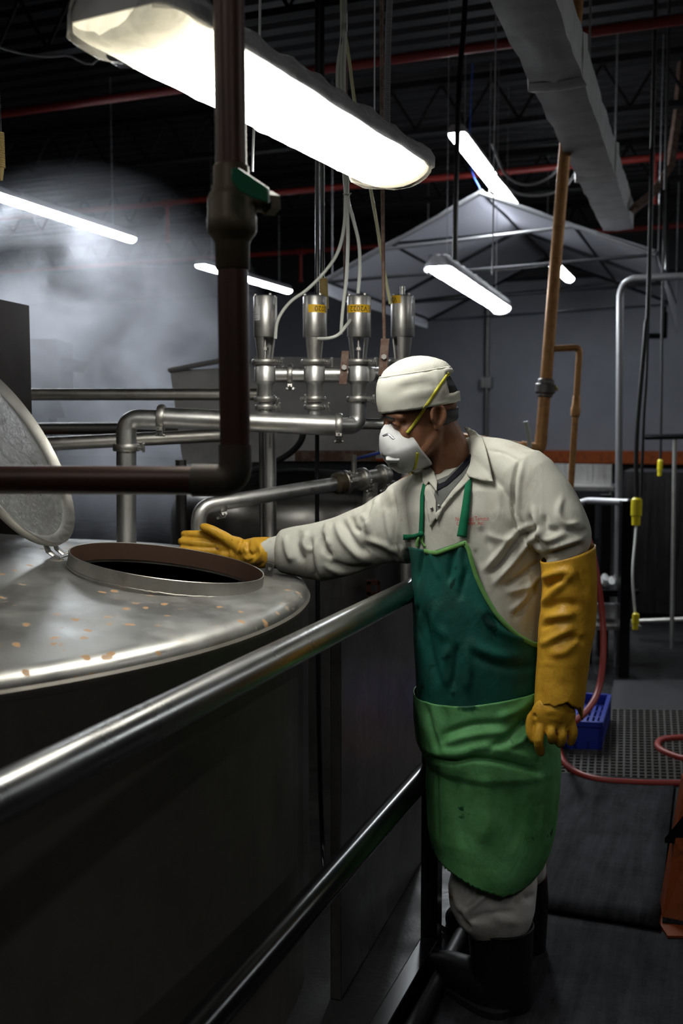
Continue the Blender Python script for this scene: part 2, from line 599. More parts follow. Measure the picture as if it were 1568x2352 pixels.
base(m_tank_top, inv.outputs[0], 'Metallic')
bump(m_tank_top, noise_tex(m_tank_top, coord(m_tank_top), 3.0, 3), .06, .02)
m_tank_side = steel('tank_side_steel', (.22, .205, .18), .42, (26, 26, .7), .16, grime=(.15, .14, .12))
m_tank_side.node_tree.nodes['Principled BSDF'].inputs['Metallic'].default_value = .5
m_lid_under = steel('lid_underside', (.62, .62, .62), .3, (30, 30, 30), .1)
vv = coord(m_lid_under)
bump(m_lid_under, noise_tex(m_lid_under, vv, 60, 6, .7, .8), 1.0, .05)
m_stain = mat('stained_steel', (.2, .12, .09), .4, .7)
m_sauce = mat('dark_sauce', (.018, .007, .005), .75, 0, .15)

tank = empty('cooking_tank', TC, 'big round stainless steel tank with an open manhole in the foreground', 'tank')
pr = [(TR, 0), (TR, ZR - .012), (TR + .006, ZR - .004), (TR + .006, ZR + .004), (TR, ZR + .01)]
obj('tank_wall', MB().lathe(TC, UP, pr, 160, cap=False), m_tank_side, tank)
mhph, mhr, mhR, mhh = -.0944, 1.0103 * .855, .3054 * .855, .036
md = Vector((cos(mhph), sin(mhph), 0))
mn = Vector((TS * md.x, TS * md.y, 1)).normalized()
ma = UP.cross(md).normalized(); mbv = mn.cross(ma)
mc = TC + md * mhr + UP * cone_z(mhr)
top = MB()
prof = [(TR, ZR + .01)]
for i in range(1, 9):
    a = (pi / 2 - .15) * i / 8
    prof.append((TR - .05 * (1 - cos(a)), ZR + .01 + .05 * sin(a) * .62))
rj = prof[-1][0]; zj = prof[-1][1]
dz = zj - cone_z(rj)
def top_z(r): return cone_z(r) + dz * max(0, (r - .9) / .3)
top.lathe(TC, UP, prof, 160, cap=False)
outer = [(TC.x + rj * cos(2 * pi * k / 160), TC.y + rj * sin(2 * pi * k / 160)) for k in range(160)]
hole_ = []
for k in range(96):
    p = mc + (ma * cos(2 * pi * k / 96) + mbv * sin(2 * pi * k / 96)) * (mhR - .001)
    hole_.append((p.x, p.y))
grid_ = []
for rr_ in [.02, .12, .24, .36, .48, .6, .72, .82, .9, .97, 1.04, 1.1, 1.16]:
    for k in range(max(6, int(rr_ * 70))):
        t = 2 * pi * k / max(6, int(rr_ * 70))
        p = Vector((TC.x + rr_ * cos(t), TC.y + rr_ * sin(t), 0))
        if (Vector((p.x, p.y, 0)) - Vector((mc.x, mc.y, 0))).length > mhR + .012:
            grid_.append((p.x, p.y))
pts_ = outer + hole_ + grid_
ed_ = [(k, (k + 1) % 160) for k in range(160)] + [(160 + k, 160 + (k + 1) % 96) for k in range(96)]
res = delaunay_2d_cdt([Vector(p) for p in pts_], ed_, [], 0, .0001)
hp2 = [Vector(p) for p in hole_]
fs_ = []
for f in res[2]:
    cx_ = sum((res[0][k] for k in f), Vector((0, 0))) / len(f)
    lx_ = Vector((cx_.x, cx_.y, cone_z((Vector((cx_.x, cx_.y)) - Vector((TC.x, TC.y))).length))) - mc
    if (lx_ - mn * lx_.dot(mn)).length < mhR - .0015: continue
    fs_.append(tuple(f))
top.add([Vector((p.x, p.y, top_z((Vector((p.x, p.y)) - Vector((TC.x, TC.y))).length))) for p in res[0]], fs_)
tt = obj('tank_top', top, m_tank_top, tank, auto=0)
obj('collar', MB().lathe(mc, mn, [(mhR, -.02), (mhR, mhh), (mhR - .0015, mhh + .0015), (mhR - .0035, mhh)], 96, cap=False, ref=ma), m_pipe_worn, tank)
lab(obj('collar_lining', MB().lathe(mc, mn, [(mhR - .0036, mhh), (mhR - .0036, -.012)], 96, cap=False, ref=ma), m_stain, tank), 'brown-stained inside of the manhole collar')
wb = MB()
wb.tube([mc + (ma * cos(t) + mbv * sin(t)) * (mhR + .001) + mn * (.001 + .002 * noise.noise(Vector((cos(t) * 30, sin(t) * 30, 0)))) for t in [2 * pi * i / 160 for i in range(161)]], .0028, 6)
obj('weld_bead', wb, m_pipe_worn, tank)
obj('dark_liner', MB().lathe(TC, UP, [(TR - .012, .7), (TR - .012, ZR), (TR - .2, cone_z(TR - .2) - .02), (mhr + mhR + .02, cone_z(mhr + mhR) - .02)], 96, cap=False), m_sauce, tank)  # dark liner added to keep the view through the manhole dark
obj('sauce', MB().lathe(TC, UP, [(TR - .01, .72), (TR - .01, .725)], 96), m_sauce, tank)
# lug with a hole at the collar's right end
lp = mc + md * (mhR + .006)
lm = MB()
lx = (md * .9 - ma * .45).normalized(); lx = (lx - mn * lx.dot(mn)).normalized()
out = []
for i in range(24):
    a = 2 * pi * i / 24
    ex = max(-1, min(1, 1.35 * cos(a))); ey = max(-1, min(1, 1.35 * sin(a)))
    out.append((ex * .013, .02 + ey * .018))
ly = mn.cross(lx)
hole = [(.0055 * cos(2 * pi * i / 24) + .002, .024 + .0055 * sin(2 * pi * i / 24)) for i in range(24)]
fr = [lp + lx * (.013 + x_) + mn * z_ for x_, z_ in out]; fh = [lp + lx * (.013 + x_) + mn * z_ for x_, z_ in hole]
lm.rings([[p - ly * .0015 for p in fh], [p - ly * .0015 for p in fr], [p + ly * .0015 for p in fr], [p + ly * .0015 for p in fh], [p - ly * .0015 for p in fh]], cap=False)
obj('latch_lug', lm, m_steel, tank, auto=30)
# hinge and lid at the collar's left end
hp = mc - md * (mhR + .034)
hub = hp + mn * .044
for sg in (-1, 1):
    c = hp + ma * sg * .036
    obj('hinge_bracket', MB().hexa([c - md * .016 - ma * .003 - mn * .02, c + md * .016 - ma * .003 - mn * .02, c + md * .016 + ma * .003 - mn * .02, c - md * .016 + ma * .003 - mn * .02],
        [c - md * .016 - ma * .003 + mn * .045, c + md * .016 - ma * .003 + mn * .045, c + md * .016 + ma * .003 + mn * .045, c - md * .016 + ma * .003 + mn * .045]), m_pipe_worn, tank, smooth=False)
hb = MB().tube([hub - ma * .055, hub + ma * .055], .007, 12)
hb.tube([hub - ma * .058, hub - ma * .044], .013, 6); hb.tube([hub + ma * .044, hub + ma * .058], .013, 6)
obj('hinge_pin', hb, m_steel, tank)
LB = radians(56)
le = (-md * cos(LB) + mn * sin(LB)).normalized()          # from the hinge towards the lid's far edge
la = ma
ln = la.cross(le).normalized()
if ln.x < 0: ln = -ln                                      # underside, facing right
LR = .285
lc = hub + le * (LR + .034) + ln * .004
lid = obj('lid', MB().lathe(lc, ln, [(.001, -.055), (LR * .5, -.048), (LR * .8, -.032), (LR * .97, -.012), (LR, .0), (LR, .014), (LR - .004, .016), (LR - .02, .0), (LR - .035, -.004)], 96, ref=la, cap=False), m_pipe_worn, tank)
lu = MB().lathe(lc, ln, [(LR - .034, -.004), (LR * .7, -.012), (LR * .4, -.02), (.001, -.024)], 96, ref=la, cap=False)
lab(obj('lid_underside', lu, m_lid_under, lid), 'wet rough underside of the open lid')
for sg in (-1, 1):
    c = hub + la * sg * .03
    hm = MB().tube([c, c + le * .03 - ln * .014, c + le * .07 - ln * .012], [.012, .014, .008], 10, ref=la, asp=.4)
    obj('hinge_arm', hm, m_pipe_worn, lid)

# sheet-metal housing on the tank's centre
cz = cone_z(.35)
bx = Vector((-1.025, 3.32, 0))
mb = MB()
u2 = Vector((sin(radians(15)), cos(radians(15)), 0)); n2 = Vector((u2.y, -u2.x, 0))
b4 = [bx, bx - u2 * .62, bx - u2 * .62 - n2 * .55, bx - n2 * .55]
mb.hexa([p + UP * (cone_z(.72) - .03) for p in b4], [p + UP * 1.905 for p in b4])
m_brown_sheet = steel('tinted_sheet', (.028, .02, .016), .35, (5, 5, 5), .1)
o = obj('sheet_metal_box', mb, m_brown_sheet, smooth=False)
bevel(o, .004)
tag(o, 'tall dark sheet-metal box standing on the tank behind the open lid', 'box')

# ------------------------------------------------------------------ guard rail
rail = empty('guard_rail', PZ(983, 2158, 0), 'steel guard rail with black mid rail running beside the tank', 'railing')
RD = (Vector((.2039, 2.6846, 0)) - Vector((-.39846, 1.13048, 0))).normalized()
R0 = Vector((.2039, 2.6846, 1.07))
rp = MB().tube([R0 - RD * 2.6, R0 - RD * 1.2, R0, R0 + RD * .12], .0302, 32)
obj('top_rail', rp, m_rail, rail)
L0 = Vector((.2266, 2.6726, .55))
lo = MB().tube([L0 - RD * 2.6, L0 + RD * .02], .0302, 28)
lab(obj('mid_rail', lo, m_black, rail), 'glossy black painted mid rail')
pc = PZ(983, 2158, .075) + RD * .03
mb = MB().box(Vector((pc.x, pc.y, .54)), .024, .024, .54, N, U)
lab(obj('post', mb, m_black, rail, smooth=False), 'black square post')
mb = MB().box(Vector((pc.x, pc.y, .075 / 2)) - RD * 1.28, .024, 1.3, .0375, N, RD)
lab(bevel(obj('toe_beam', mb, m_black, rail, smooth=False), .004), 'black box beam along the walkway edge')
mb = MB().tube([Vector((pc.x + .07, pc.y, .04)) - RD * 2.0, Vector((pc.x + .07, pc.y, .04)) + RD * .6], .022, 16)
lab(obj('kick_rail', mb, m_black_matte, rail), 'black tube lying along the beam')
# ------------------------------------------------------------------ dark copper pipe in front, with its valve
D0 = 1.66
cp = empty('copper_pipe', P(540, 1105, D0), 'dark copper pipe dropping from the roof and turning left above the tank', 'pipe')
rc = M(35, D0)
elb = P(541, 1104, D0)
topv = P(524, -60, D0); topv = topv + (topv - elb).normalized() * 1.2
def on_v(y):                                   # a point of the riser at picture height y
    t = (y - 1104) / (-60 - 1104)
    return elb.lerp(P(524, -60, D0), t)
up_ = (P(524, -60, D0) - elb).normalized()
left_ = (P(-300, 1101, D0 + .03) - elb).normalized()
obj('riser', MB().tube([on_v(1020), topv], rc, 28), m_copper, cp)
obj('branch', MB().tube([elb + left_ * M(50, D0), elb + left_ * 1.3], rc * .95, 28), m_copper, cp)
pts = fillet([on_v(1018), elb, elb + left_ * M(100, D0)], .055, 10)
obj('elbow', MB().tube(pts, rc * 1.09, 28), m_copper_joint, cp)
bv = on_v(485)
sr_ = rc
prof = [(sr_ * 1.06, M(-118, D0)), (sr_ * 1.1, M(-116, D0)), (sr_ * 1.12, M(-60, D0)), (sr_ * 1.22, M(-52, D0)), (sr_ * 1.5, M(-40, D0)), (sr_ * 1.6, M(-30, D0)), (sr_ * 1.6, M(-4, D0)),
        (sr_ * 1.56, M(0, D0)), (sr_ * 1.55, M(36, D0)), (sr_ * 1.42, M(48, D0)), (sr_ * 1.26, M(56, D0)), (sr_ * 1.24, M(66, D0)), (sr_ * 1.16, M(70, D0)), (sr_ * 1.14, M(108, D0)), (sr_ * 1.05, M(112, D0))]
val = obj('valve_body', MB().lathe(bv, up_, prof, 40), m_bronze, cp)
st = P(590, 468, D0 - .02)
mb = MB().tube([P(560, 466, D0), P(624, 466, D0 + .03)], [.016, .013], 16)
mb.tube([P(606, 466, D0 + .02), P(628, 468, D0 + .035)], .02, 6)
obj('valve_stem', mb, m_bronze, cp)
hq = [(530, 388), (545, 386), (616, 434), (617, 468), (575, 455), (548, 440), (531, 415)]
hb = [P(x_, y_, D0 - .095 + (x_ - 530) * .0004) for x_, y_ in hq]
mb = MB().rings([[p + Vector((0, -.004, 0)) for p in hb], [p + Vector((.002, .006, .002)) for p in hb]])
ho = bevel(obj('valve_handle', mb, m_green_plastic, cp), .0025, 3)
lab(ho, 'green vinyl-coated valve handle')
mb = MB().tube([P(614, 455, D0 - .02), P(612, 462, D0 + .02)], .006, 8)
obj('handle_nut', mb, m_bronze, ho)

# ------------------------------------------------------------------ things hanging from the roof
def hang(name, pts, r, m, label, cat, k=6, seg=10, group=None):
    pp = [Vector(p) for p in pts]
    if len(pp) > 2:
        pp = [Vector(q) for q in cr([tuple(p) for p in pp], k)]
    o = obj(name, MB().tube(pp, r, seg), m)
    return tag(o, label, cat, group)

def up_to_roof(px, py, D, z=4.2):
    p = P(px, py, D); return Vector((p.x, p.y, z))
lampend = a_ + s_ * w_ / 2 + d_ * (L_ - .06)
cdt = MB().tube([Vector(q) for q in cr([tuple(lampend + UP * .05), tuple(lampend + Vector((.002, 0, .35))), tuple(lampend + Vector((.03, .05, 1.0))), tuple(lampend + Vector((.05, .1, 1.95)))], 30)], .0085, 12)
n_ = len(cdt.v)
o = obj('flexible_conduit', cdt, m_conduit)
tag(o, 'grey ribbed flexible conduit rising from the big lamp\'s right end', 'conduit')
wv = nd(m_conduit, 'ShaderNodeTexWave', bands_direction='Z'); wv.inputs['Scale'].default_value = 60
lk(m_conduit, coord(m_conduit), wv.inputs['Vector']); bump(m_conduit, wv.outputs['Fac'], .8, .004)
hang('suspension_wire', [P(580, 395, 2.6), P(583, 290, 2.6), P(597, 0, 2.6), up_to_roof(599, -40, 2.6)], .0035, m_zinc, 'thin wire hanging just right of the dark copper pipe', 'wire')
lm1 = a_ + s_ * w_ / 2 + d_ * .12
hang('suspension_wire', [lm1 + UP * .05, Vector((lm1.x, lm1.y, 4.1))], .002, m_zinc, 'thin wire holding up the near end of the big lamp', 'wire')
hang('hanger_rod', [P(728, 1232, 3.45), P(728, 900, 3.45), P(728, 0, 3.45), up_to_roof(728, 0, 3.45)], .0075, m_black, 'long straight black rod between the first two valve cylinders', 'rod')
hang('hanger_rod', [P(793, 690, 3.6), P(793, 0, 3.6), up_to_roof(793, 0, 3.6)], .0075, m_rust, 'rusty rod hanging behind the bundle of white air tubes', 'rod')
hang('hanger_rod', [P(882, 778, 3.2), P(878, 400, 3.2), P(876, 0, 3.2), up_to_roof(876, 0, 3.2)], .006, m_rust, 'thin rusty rod ending in a lever bracket above the white cap', 'rod')
def lever(px, y0, y1, D, wpx, label):
    t = empty('lever_bracket', P(px, y1, D), label, 'bracket')
    c0, c1 = P(px, y0, D), P(px - 6, y1, D)
    hw = M(wpx / 2, D)
    b4 = [c1 + Vector((-hw, -.004, 0)), c1 + Vector((hw, -.004, 0)), c1 + Vector((hw, .004, 0)), c1 + Vector((-hw, .004, 0))]
    t4 = [c0 + Vector((-hw, -.004, 0)), c0 + Vector((hw, -.004, 0)), c0 + Vector((hw, .004, 0)), c0 + Vector((-hw, .004, 0))]
    obj('plate', MB().hexa(b4, t4), m_rust, t, smooth=False)
    c = c0.lerp(c1, .5)
    obj('bolt', MB().tube([c + Vector((0, -.014, 0)), c + Vector((0, .01, 0))], .009, 6), m_cast, t)
    return t
lever(884, 778, 862, 3.2, 19, 'flat rusty lever bracket hanging just left of the white cap')
lever(793, 806, 882, 3.25, 17, 'flat rusty lever bracket beside the third valve cylinder')
hang('hanger_cable', [P(1044, 596, 4.6), P(1046, 480, 4.6), P(1054, 200, 4.6), P(1068, 0, 4.6), up_to_roof(1075, -60, 4.6)], .012, m_black, 'dark cable running up from the short lamp below the canopy', 'cable')
hang('chain', [P(1130, 632, 5.3), P(1133, 455, 5.3), up_to_roof(1136, 300, 5.3)], .004, m_zinc, 'thin chain holding the far end of the short wrapped lamp', 'chain')
# white air tubes
DT = 3.3
def tube_(pts, label, m=None, D=None, r=.0056, group='air tubes to the valve cylinders'):
    pp = [P(x_, y_, (D or DT) if len(q) == 2 else q[2]) for q in pts for x_, y_ in [q[:2]]]
    pp.append(up_to_roof(pts[-1][0], pts[-1][1], D or DT))
    return hang('air_tube', pp, r, m or m_white_tube, label, 'tube', 10, 10, group)
tube_([(632, 778), (638, 735), (665, 695), (705, 665), (745, 625), (775, 580), (790, 520), (794, 448), (790, 400), (779, 250), (775, 160), (789, 60), (790, -20)], 'white air tube curving left to the first valve cylinder')
tube_([(783, 768), (786, 720), (795, 640), (799, 560), (798, 500), (796, 448), (796, 350), (783, 200), (785, 60), (786, -20)], 'white air tube hanging straight down to the lever bracket')
tube_([(822, 674), (826, 620), (824, 560), (810, 500), (798, 450), (799, 350), (790, 200), (793, 60), (794, -20)], 'white air tube dropping to the top of the third valve cylinder')
t2 = [P(*q) for q in ((730, 778, 3.28), (755, 777, 3.25), (778, 768, 3.25), (795, 748, 3.28), (805, 735, 3.34))]
hang('air_tube', t2, .0056, m_white_tube, 'short white air tube looping right from the second valve cylinder', 'tube', 8, 10, 'air tubes to the valve cylinders')
tube_([(896, 698), (880, 610), (866, 520), (850, 430), (816, 245), (802, 140), (790, 60), (784, -20)], 'yellowish air tube slanting down to the fourth valve cylinder', m_yellow_tube, 3.4)
mb = MB()
mb.tube([P(789, 446, DT), P(796, 444, DT - .02), P(803, 447, DT), P(796, 450, DT + .02), P(789, 446, DT)], .0028, 6)
mb.tube([P(802, 446, DT - .01), P(806, 444, DT - .02)], .002, 5)
tag(obj('cable_tie', mb, m_white_tube), 'cable tie round the bundle of air tubes', 'cable tie')
def grip(px, y0, y1, D, r, label):
    t = empty('cord_grip', P(px, y1, D), label, 'cord grip')
    c0, c1 = P(px - 2, y0, D), P(px + 2, y1, D)
    ax = (c1 - c0); L = ax.length; ax.normalize()
    pr = []
    for i in range(15):
        h = L * .7 * i / 14
        pr += [(r, h), (r, h + L * .03), (r * .9, h + L * .035)]
    pr += [(r * .75, L * .72), (r * .6, L * .85), (r * .35, L)]
    obj('sleeve', MB().lathe(c0, ax, pr, 20), m_tan_rope, t)
    obj('cord', MB().tube([c0, Vector((c0.x, c0.y, 4.1))], r * .45, 10), m_black, t)
    return t
grip(742, 640, 736, 3.6, .019, 'tan ribbed cord grip hanging behind the second valve cylinder')
grip(0, 305, 415, 2.9, .014, 'tan ribbed cord grip at the picture\'s left edge above the steam')

# ------------------------------------------------------------------ valves in a row
m_act = steel('actuator_steel', (.6, .59, .57), .38, (3, 3, 60), .08, grime=(.4, .39, .37))
def text_mesh(s, size):
    cu = bpy.data.curves.new('lettering', 'FONT')
    cu.body = s
    cu.size = size
    cu.align_x = 'CENTER'; cu.align_y = 'CENTER'
    cu.resolution_u = 3
    to = bpy.data.objects.new('lettering', cu)
    COL.objects.link(to)
    dg = bpy.context.evaluated_depsgraph_get()
    me = bpy.data.meshes.new_from_object(to.evaluated_get(dg))
    vs = [v.co.copy() for v in me.vertices]
    fs = [tuple(p.vertices) for p in me.polygons]
    bpy.data.objects.remove(to)
    return vs, fs

def wrap_patch(c, r, ang0, ang1, z0, z1, n=14):
    rs = []
    for z_ in (z0, z1):
        rs.append([c + Vector((r * sin(a), -r * cos(a), z_)) for a in [ang0 + (ang1 - ang0) * i / n for i in range(n + 1)]])
    return MB().rings(rs, cap=False, closed=False)

def wrap_text(s, size, c, r, ang, z_, flip=True):
    vs, fs = text_mesh(s, size)
    out = []
    for v_ in vs:
        x_, y_ = (-v_.x, -v_.y) if flip else (v_.x, v_.y)
        a = ang + x_ / r
        out.append(c + Vector((r * sin(a), -r * cos(a), z_ + y_)))
    return MB().add(out, fs)

DV = 3.36
def valve(px, D, label, y_act=(680, 775), lower=None, tag_text=None, tag_ang=0, tag_y=711, white=None, pip=False, y_end=960, left_stub=False, yaw=0):
    sc = D / DV
    c = P(px, 860, D)
    t = empty('actuated_valve', Vector((c.x, c.y, P(px, y_end, D).z)), label, 'valve', None)
    Z = lambda y_: P(px, y_, D).z
    ax = UP
    r = M(26, D)
    zb = c.z
    pr = [(r * .93, Z(y_act[0]) - zb), (r, Z(y_act[0] + 3) - zb), (r, Z(y_act[1] - 2) - zb), (r * .97, Z(y_act[1]) - zb)]
    a = obj('cylinder', MB().lathe(c, ax, pr[::-1], 40), m_act, t)
    bb = MB()
    for k in range(3):
        an = k * 2 * pi / 3 - .9
        q = c + Vector((r * .82 * cos(an), r * .82 * sin(an), Z(y_act[0]) - zb))
        bb.tube([q, q + UP * .006], .005, 6)
        q2 = q + UP * .001
    obj('cap_screw', bb, m_cast, a)
    rod = MB().tube([c + Vector((r * 1.0, -.002, Z(y_act[0] + 2) - zb)), c + Vector((r * 1.0, -.002, Z(y_act[1] - 1) - zb))], .003, 8)
    obj('guide_rod', rod, m_steel, a)
    # yoke: two cheeks with the stem between
    mb = MB()
    y0, y1 = y_act[1], 826
    rw, rw2 = r * .9, r * .68
    for sg in (0, pi):
        n = 12
        ring_o, ring_i, ring_o2, ring_i2 = [], [], [], []
        for i in range(n + 1):
            an = yaw + sg + radians(-52) + radians(104) * i / n
            dv = Vector((cos(an), sin(an), 0))
            ring_o.append(c + dv * rw + UP * (Z(y0) - zb)); ring_i.append(c + dv * (rw - .004) + UP * (Z(y0) - zb))
            ring_o2.append(c + dv * rw2 + UP * (Z(y1) - zb)); ring_i2.append(c + dv * (rw2 - .004) + UP * (Z(y1) - zb))
        top_ = ring_o + ring_i[::-1]; bot_ = ring_o2 + ring_i2[::-1]
        mb.rings([top_, bot_])
    obj('yoke', mb, m_act, t)
    mb = MB().tube([c + UP * (Z(y1) - zb), c + UP * (Z(y0) - zb)], .006, 12)
    mb.tube([c + UP * (Z(805) - zb), c + UP * (Z(798) - zb)], .012, 6)
    obj('stem', mb, m_cast, t)
    clamp(t, c + UP * (Z(832) - zb), UP, r * .92, .0095, (.9, -.5, 0))
    rb = M(25, D)
    obj('body', MB().lathe(c, UP, [(rb * .72, Z(915) - zb), (rb * .72, Z(884) - zb), (rb * .8, Z(881) - zb), (rb, Z(876) - zb), (rb, Z(845) - zb), (rb * .9, Z(841) - zb), (rb * .9, Z(836) - zb)], 36), m_pipe, t)
    if tag_text:
        an0 = tag_ang
        hw = len(tag_text) * .0105
        lb = obj('label', wrap_patch(c, r + .0006, an0 - hw / r, an0 + hw / r, Z(tag_y + 9) - zb, Z(tag_y - 9) - zb), m_label_yellow, a, auto=0)
        lab(lb, 'yellow tape label, lettering upside down')
        tx = obj('lettering', wrap_text(tag_text, .0245, c, r + .0014, an0, Z(tag_y) - zb), m_ink, a, smooth=False)
    if white:
        a0, a1, wy0, wy1 = white
        lb = obj('label', wrap_patch(c, r + .0006, a0, a1, Z(wy1) - zb, Z(wy0) - zb), m_label_white, a, auto=0)
        lab(lb, 'white paper label')
        mb = MB()
        for k in range(4):
            aa, bb_ = a0 + (a1 - a0) * .15, a0 + (a1 - a0) * (.85 if k % 2 else .6)
            zz = Z(wy0 + (wy1 - wy0) * (.42 + .15 * k)) - zb
            q = wrap_patch(c, r + .0012, aa, bb_, zz - .0008, zz + .0008)
            mb.add(q.v, q.f)
        obj('print', mb, m_zinc, a)
    return t, c, zb, Z, r

t1, c1, zb, Z1, r_ = valve(609, DV, 'first valve from the left with white label on its steel cylinder', white=(-1.35, -.35, 706, 738), y_end=945, yaw=.6)
clamp(t1, c1 + UP * (Z1(917) - zb), UP, r_ * .78, .009, (.9, .5, 0)); clamp(t1, c1 + UP * (Z1(935) - zb), UP, r_ * .72, .008, (.9, -.3, 0))
obj('spool', MB().tube([c1 + UP * (Z1(955) - zb), c1 + UP * (Z1(910) - zb)], r_ * .62, 24), m_pipe, t1)
t2_, c2, zb, Z2, r_ = valve(722, DV, 'second valve from the left, its yellow label turned half away', tag_text='V2020', tag_ang=.85, white=(-1.5, -1.02, 698, 732), y_end=965, yaw=1.4)
clamp(t2_, c2 + UP * (Z2(917) - zb), UP, r_ * .78, .0095, (-.9, -.4, 0)); clamp(t2_, c2 + UP * (Z2(935) - zb), UP, r_ * .74, .008, (.8, -.7, 0))
obj('spool', MB().tube([c2 + UP * (Z2(990) - zb), c2 + UP * (Z2(910) - zb)], r_ * .62, 24), m_pipe, t2_)
t3, c3, zb, Z3, r_ = valve(823, DV, 'third valve from the left, its yellow label facing the front', tag_text='V2022', tag_ang=.0, y_end=915, yaw=.0)
clamp(t3, c3 + UP * (Z3(917) - zb), UP, r_ * .82, .0095, (.9, -.5, 0))
t4, c4, zb, Z4, r_ = valve(923, 3.5, 'fourth valve from the left, partly behind the white cap', tag_text='V20', tag_ang=-1.0, tag_y=690, white=(.9, 1.3, 698, 728), y_end=900, yaw=1.9)
obj('indicator', MB().tube([c4 + UP * (Z4(681) - zb), c4 + UP * (Z4(658) - zb)], .009, 16), m_pipe, t4)
hose_fit = MB()
# cross pipe through the valves
cross = empty('cross_pipe', c1.lerp(c3, .5) - UP * .03, 'short horizontal steel pipe joining the four valves', 'pipe')
rc_ = M(17.5, DV)
dcx = (c3 - c1).normalized()
obj('pipe', MB().tube([c1 + dcx * M(24, DV), c2 - dcx * M(24, DV)], rc_, 24), m_pipe, cross)
obj('pipe', MB().tube([c2 + dcx * M(24, DV), c3 - dcx * M(24, DV)], rc_, 24), m_pipe, cross)
obj('pipe', MB().tube([c3 + dcx * M(24, DV), c4 - dcx * M(20, DV)], rc_, 24), m_pipe, cross)
clamp(cross, P(666, 861, DV), dcx, rc_ * 1.08, .009, (0, -.3, -1))
# transfer pipe: up from the tank, over, and up into the third valve
DP = 3.3
tp = empty('transfer_pipe', P(290, 1250, DP), 'thick steel pipe rising from the tank top and running right to the third valve', 'pipe')
rp_ = M(22.5, DP)
e0 = P(290, 1252, DP) - UP * .03; e1 = P(290, 962, DP); e2 = P(776, 978, DP + .02); e3 = Vector((c3.x, c3.y, P(823, 925, DV).z))
obj('leg', MB().tube([e0, P(290, 1030, DP)], rp_, 28), m_pipe, tp)
bend = fillet([P(290, 1030, DP), e1, P(372, 965, DP)], .12, 12)
obj('elbow', MB().tube(bend, rp_ * 1.02, 28), m_pipe, tp)
obj('run', MB().tube([P(372, 959, DP), e2], rp_ * 1.04, 28), m_pipe, tp)
bend = fillet([P(776, 978, DP + .02), P(822, 979, DV), e3, e3 + UP * .01], .1, 12)
obj('elbow', MB().tube(bend, M(19, DV), 28), m_pipe, tp)
clamp(tp, P(290, 1028, DP), UP, rp_ * 1.05, .012, (.95, -.2, 0))
clamp(tp, P(370, 960, DP), (e2 - P(372, 959, DP)), rp_ * 1.08, .012, (.1, -.6, -.8))
clamp(tp, P(778, 978, DP + .02), (1, 0, 0), rp_ * 1.0, .012, (.1, -.6, -.7))
# drain pipe low behind the hand
dp = empty('drain_pipe', P(456, 1250, 3.15), 'thinner steel pipe rising behind the yellow glove and running right', 'pipe')
rd = M(17.5, 3.2)
obj('leg', MB().tube(fillet([P(456, 1262, 3.15), P(456, 1165, 3.15), P(520, 1153, 3.2)], .1, 12), rd, 24), m_pipe, dp)
obj('run', MB().tube([P(512, 1155, 3.2), P(640, 1133, 3.3), P(772, 1111, 3.45)], rd * 1.0, 24), m_pipe, dp)
clamp(dp, P(506, 1157, 3.2), P(640, 1133, 3.3) - P(512, 1155, 3.2), rd * 1.05, .011, (0, -.5, -1))
dd = (P(772, 1111, 3.45) - P(640, 1133, 3.3)).normalized()
bq = P(782, 1109, 3.46)
obj('ferrule', MB().lathe(bq, dd, [(rd * 1.0, -.03), (rd * 1.5, -.02), (rd * 1.62, 0), (rd * 1.5, .012), (rd * 1.2, .014)], 24), m_bronze, dp)
vb = empty('butterfly_valve', P(838, 1092, 3.5) - UP * .08, 'steel butterfly valve with clamps behind the respirator mask', 'valve')
obj('body', MB().tube([bq + dd * .01, bq + dd * .22], rd * 1.15, 24), m_pipe_worn, vb)
for q in (.02, .1, .19):
    clamp(vb, bq + dd * q, dd, rd * 1.3, .01, (.1, -.5, .4 - q * 6))
obj('stem', MB().tube([bq + dd * .06 + UP * .02, bq + dd * .06 + UP * .09], .009, 10), m_cast, vb)
lab(obj('handle', MB().tube([bq + dd * .06 + UP * .075, bq + dd * .18 + UP * .085, bq + dd * .3 + UP * .07], .006, 10), mat('blue_handle', (.02, .05, .3), .4), vb), 'blue lever handle')
obj('outlet', MB().tube([bq + dd * .14 - UP * .01, bq + dd * .13 - UP * .14], [.024, .028], 16), m_pipe_worn, vb)
# rinse pipe beside the tank's far rim
o = obj('vertical_pipe', MB().tube([Vector((P(620, 1100, 3.42).x, 3.42, 0)), P(620, 940, 3.42)], M(13.5, 3.42), 20), m_pipe)
tag(o, 'upright steel pipe standing below the first valve behind the tank', 'pipe')
o = obj('vertical_pipe', MB().tube([Vector((P(600, 1100, 3.55).x, 3.55, 0)), P(600, 960, 3.55)], M(6, 3.55), 12), m_dark_steel)
tag(o, 'thin dark upright pipe just left of the pipe below the first valve', 'pipe')
o = obj('process_pipe', MB().tube([P(-260, 906, 3.95), P(590, 906, 3.95)], M(13.5, 3.95), 20), m_pipe_worn)
tag(o, 'uppermost long straight steel pipe crossing behind the open lid', 'pipe')
o = obj('process_pipe', MB().tube([P(-80, 1028, 3.7), P(145, 1018, 3.75), P(560, 997, 3.9)], M(16, 3.75), 20), m_pipe_worn)
tag(o, 'lower long steel pipe passing behind the bent transfer pipe', 'pipe')
o = obj('process_pipe', MB().tube([P(60, 985, 4.7), P(300, 984, 4.7), P(480, 983, 4.7)], M(14, 4.7), 14), m_dark_steel)
tag(o, 'dark dull pipe in the steam between the two long steel pipes', 'pipe')
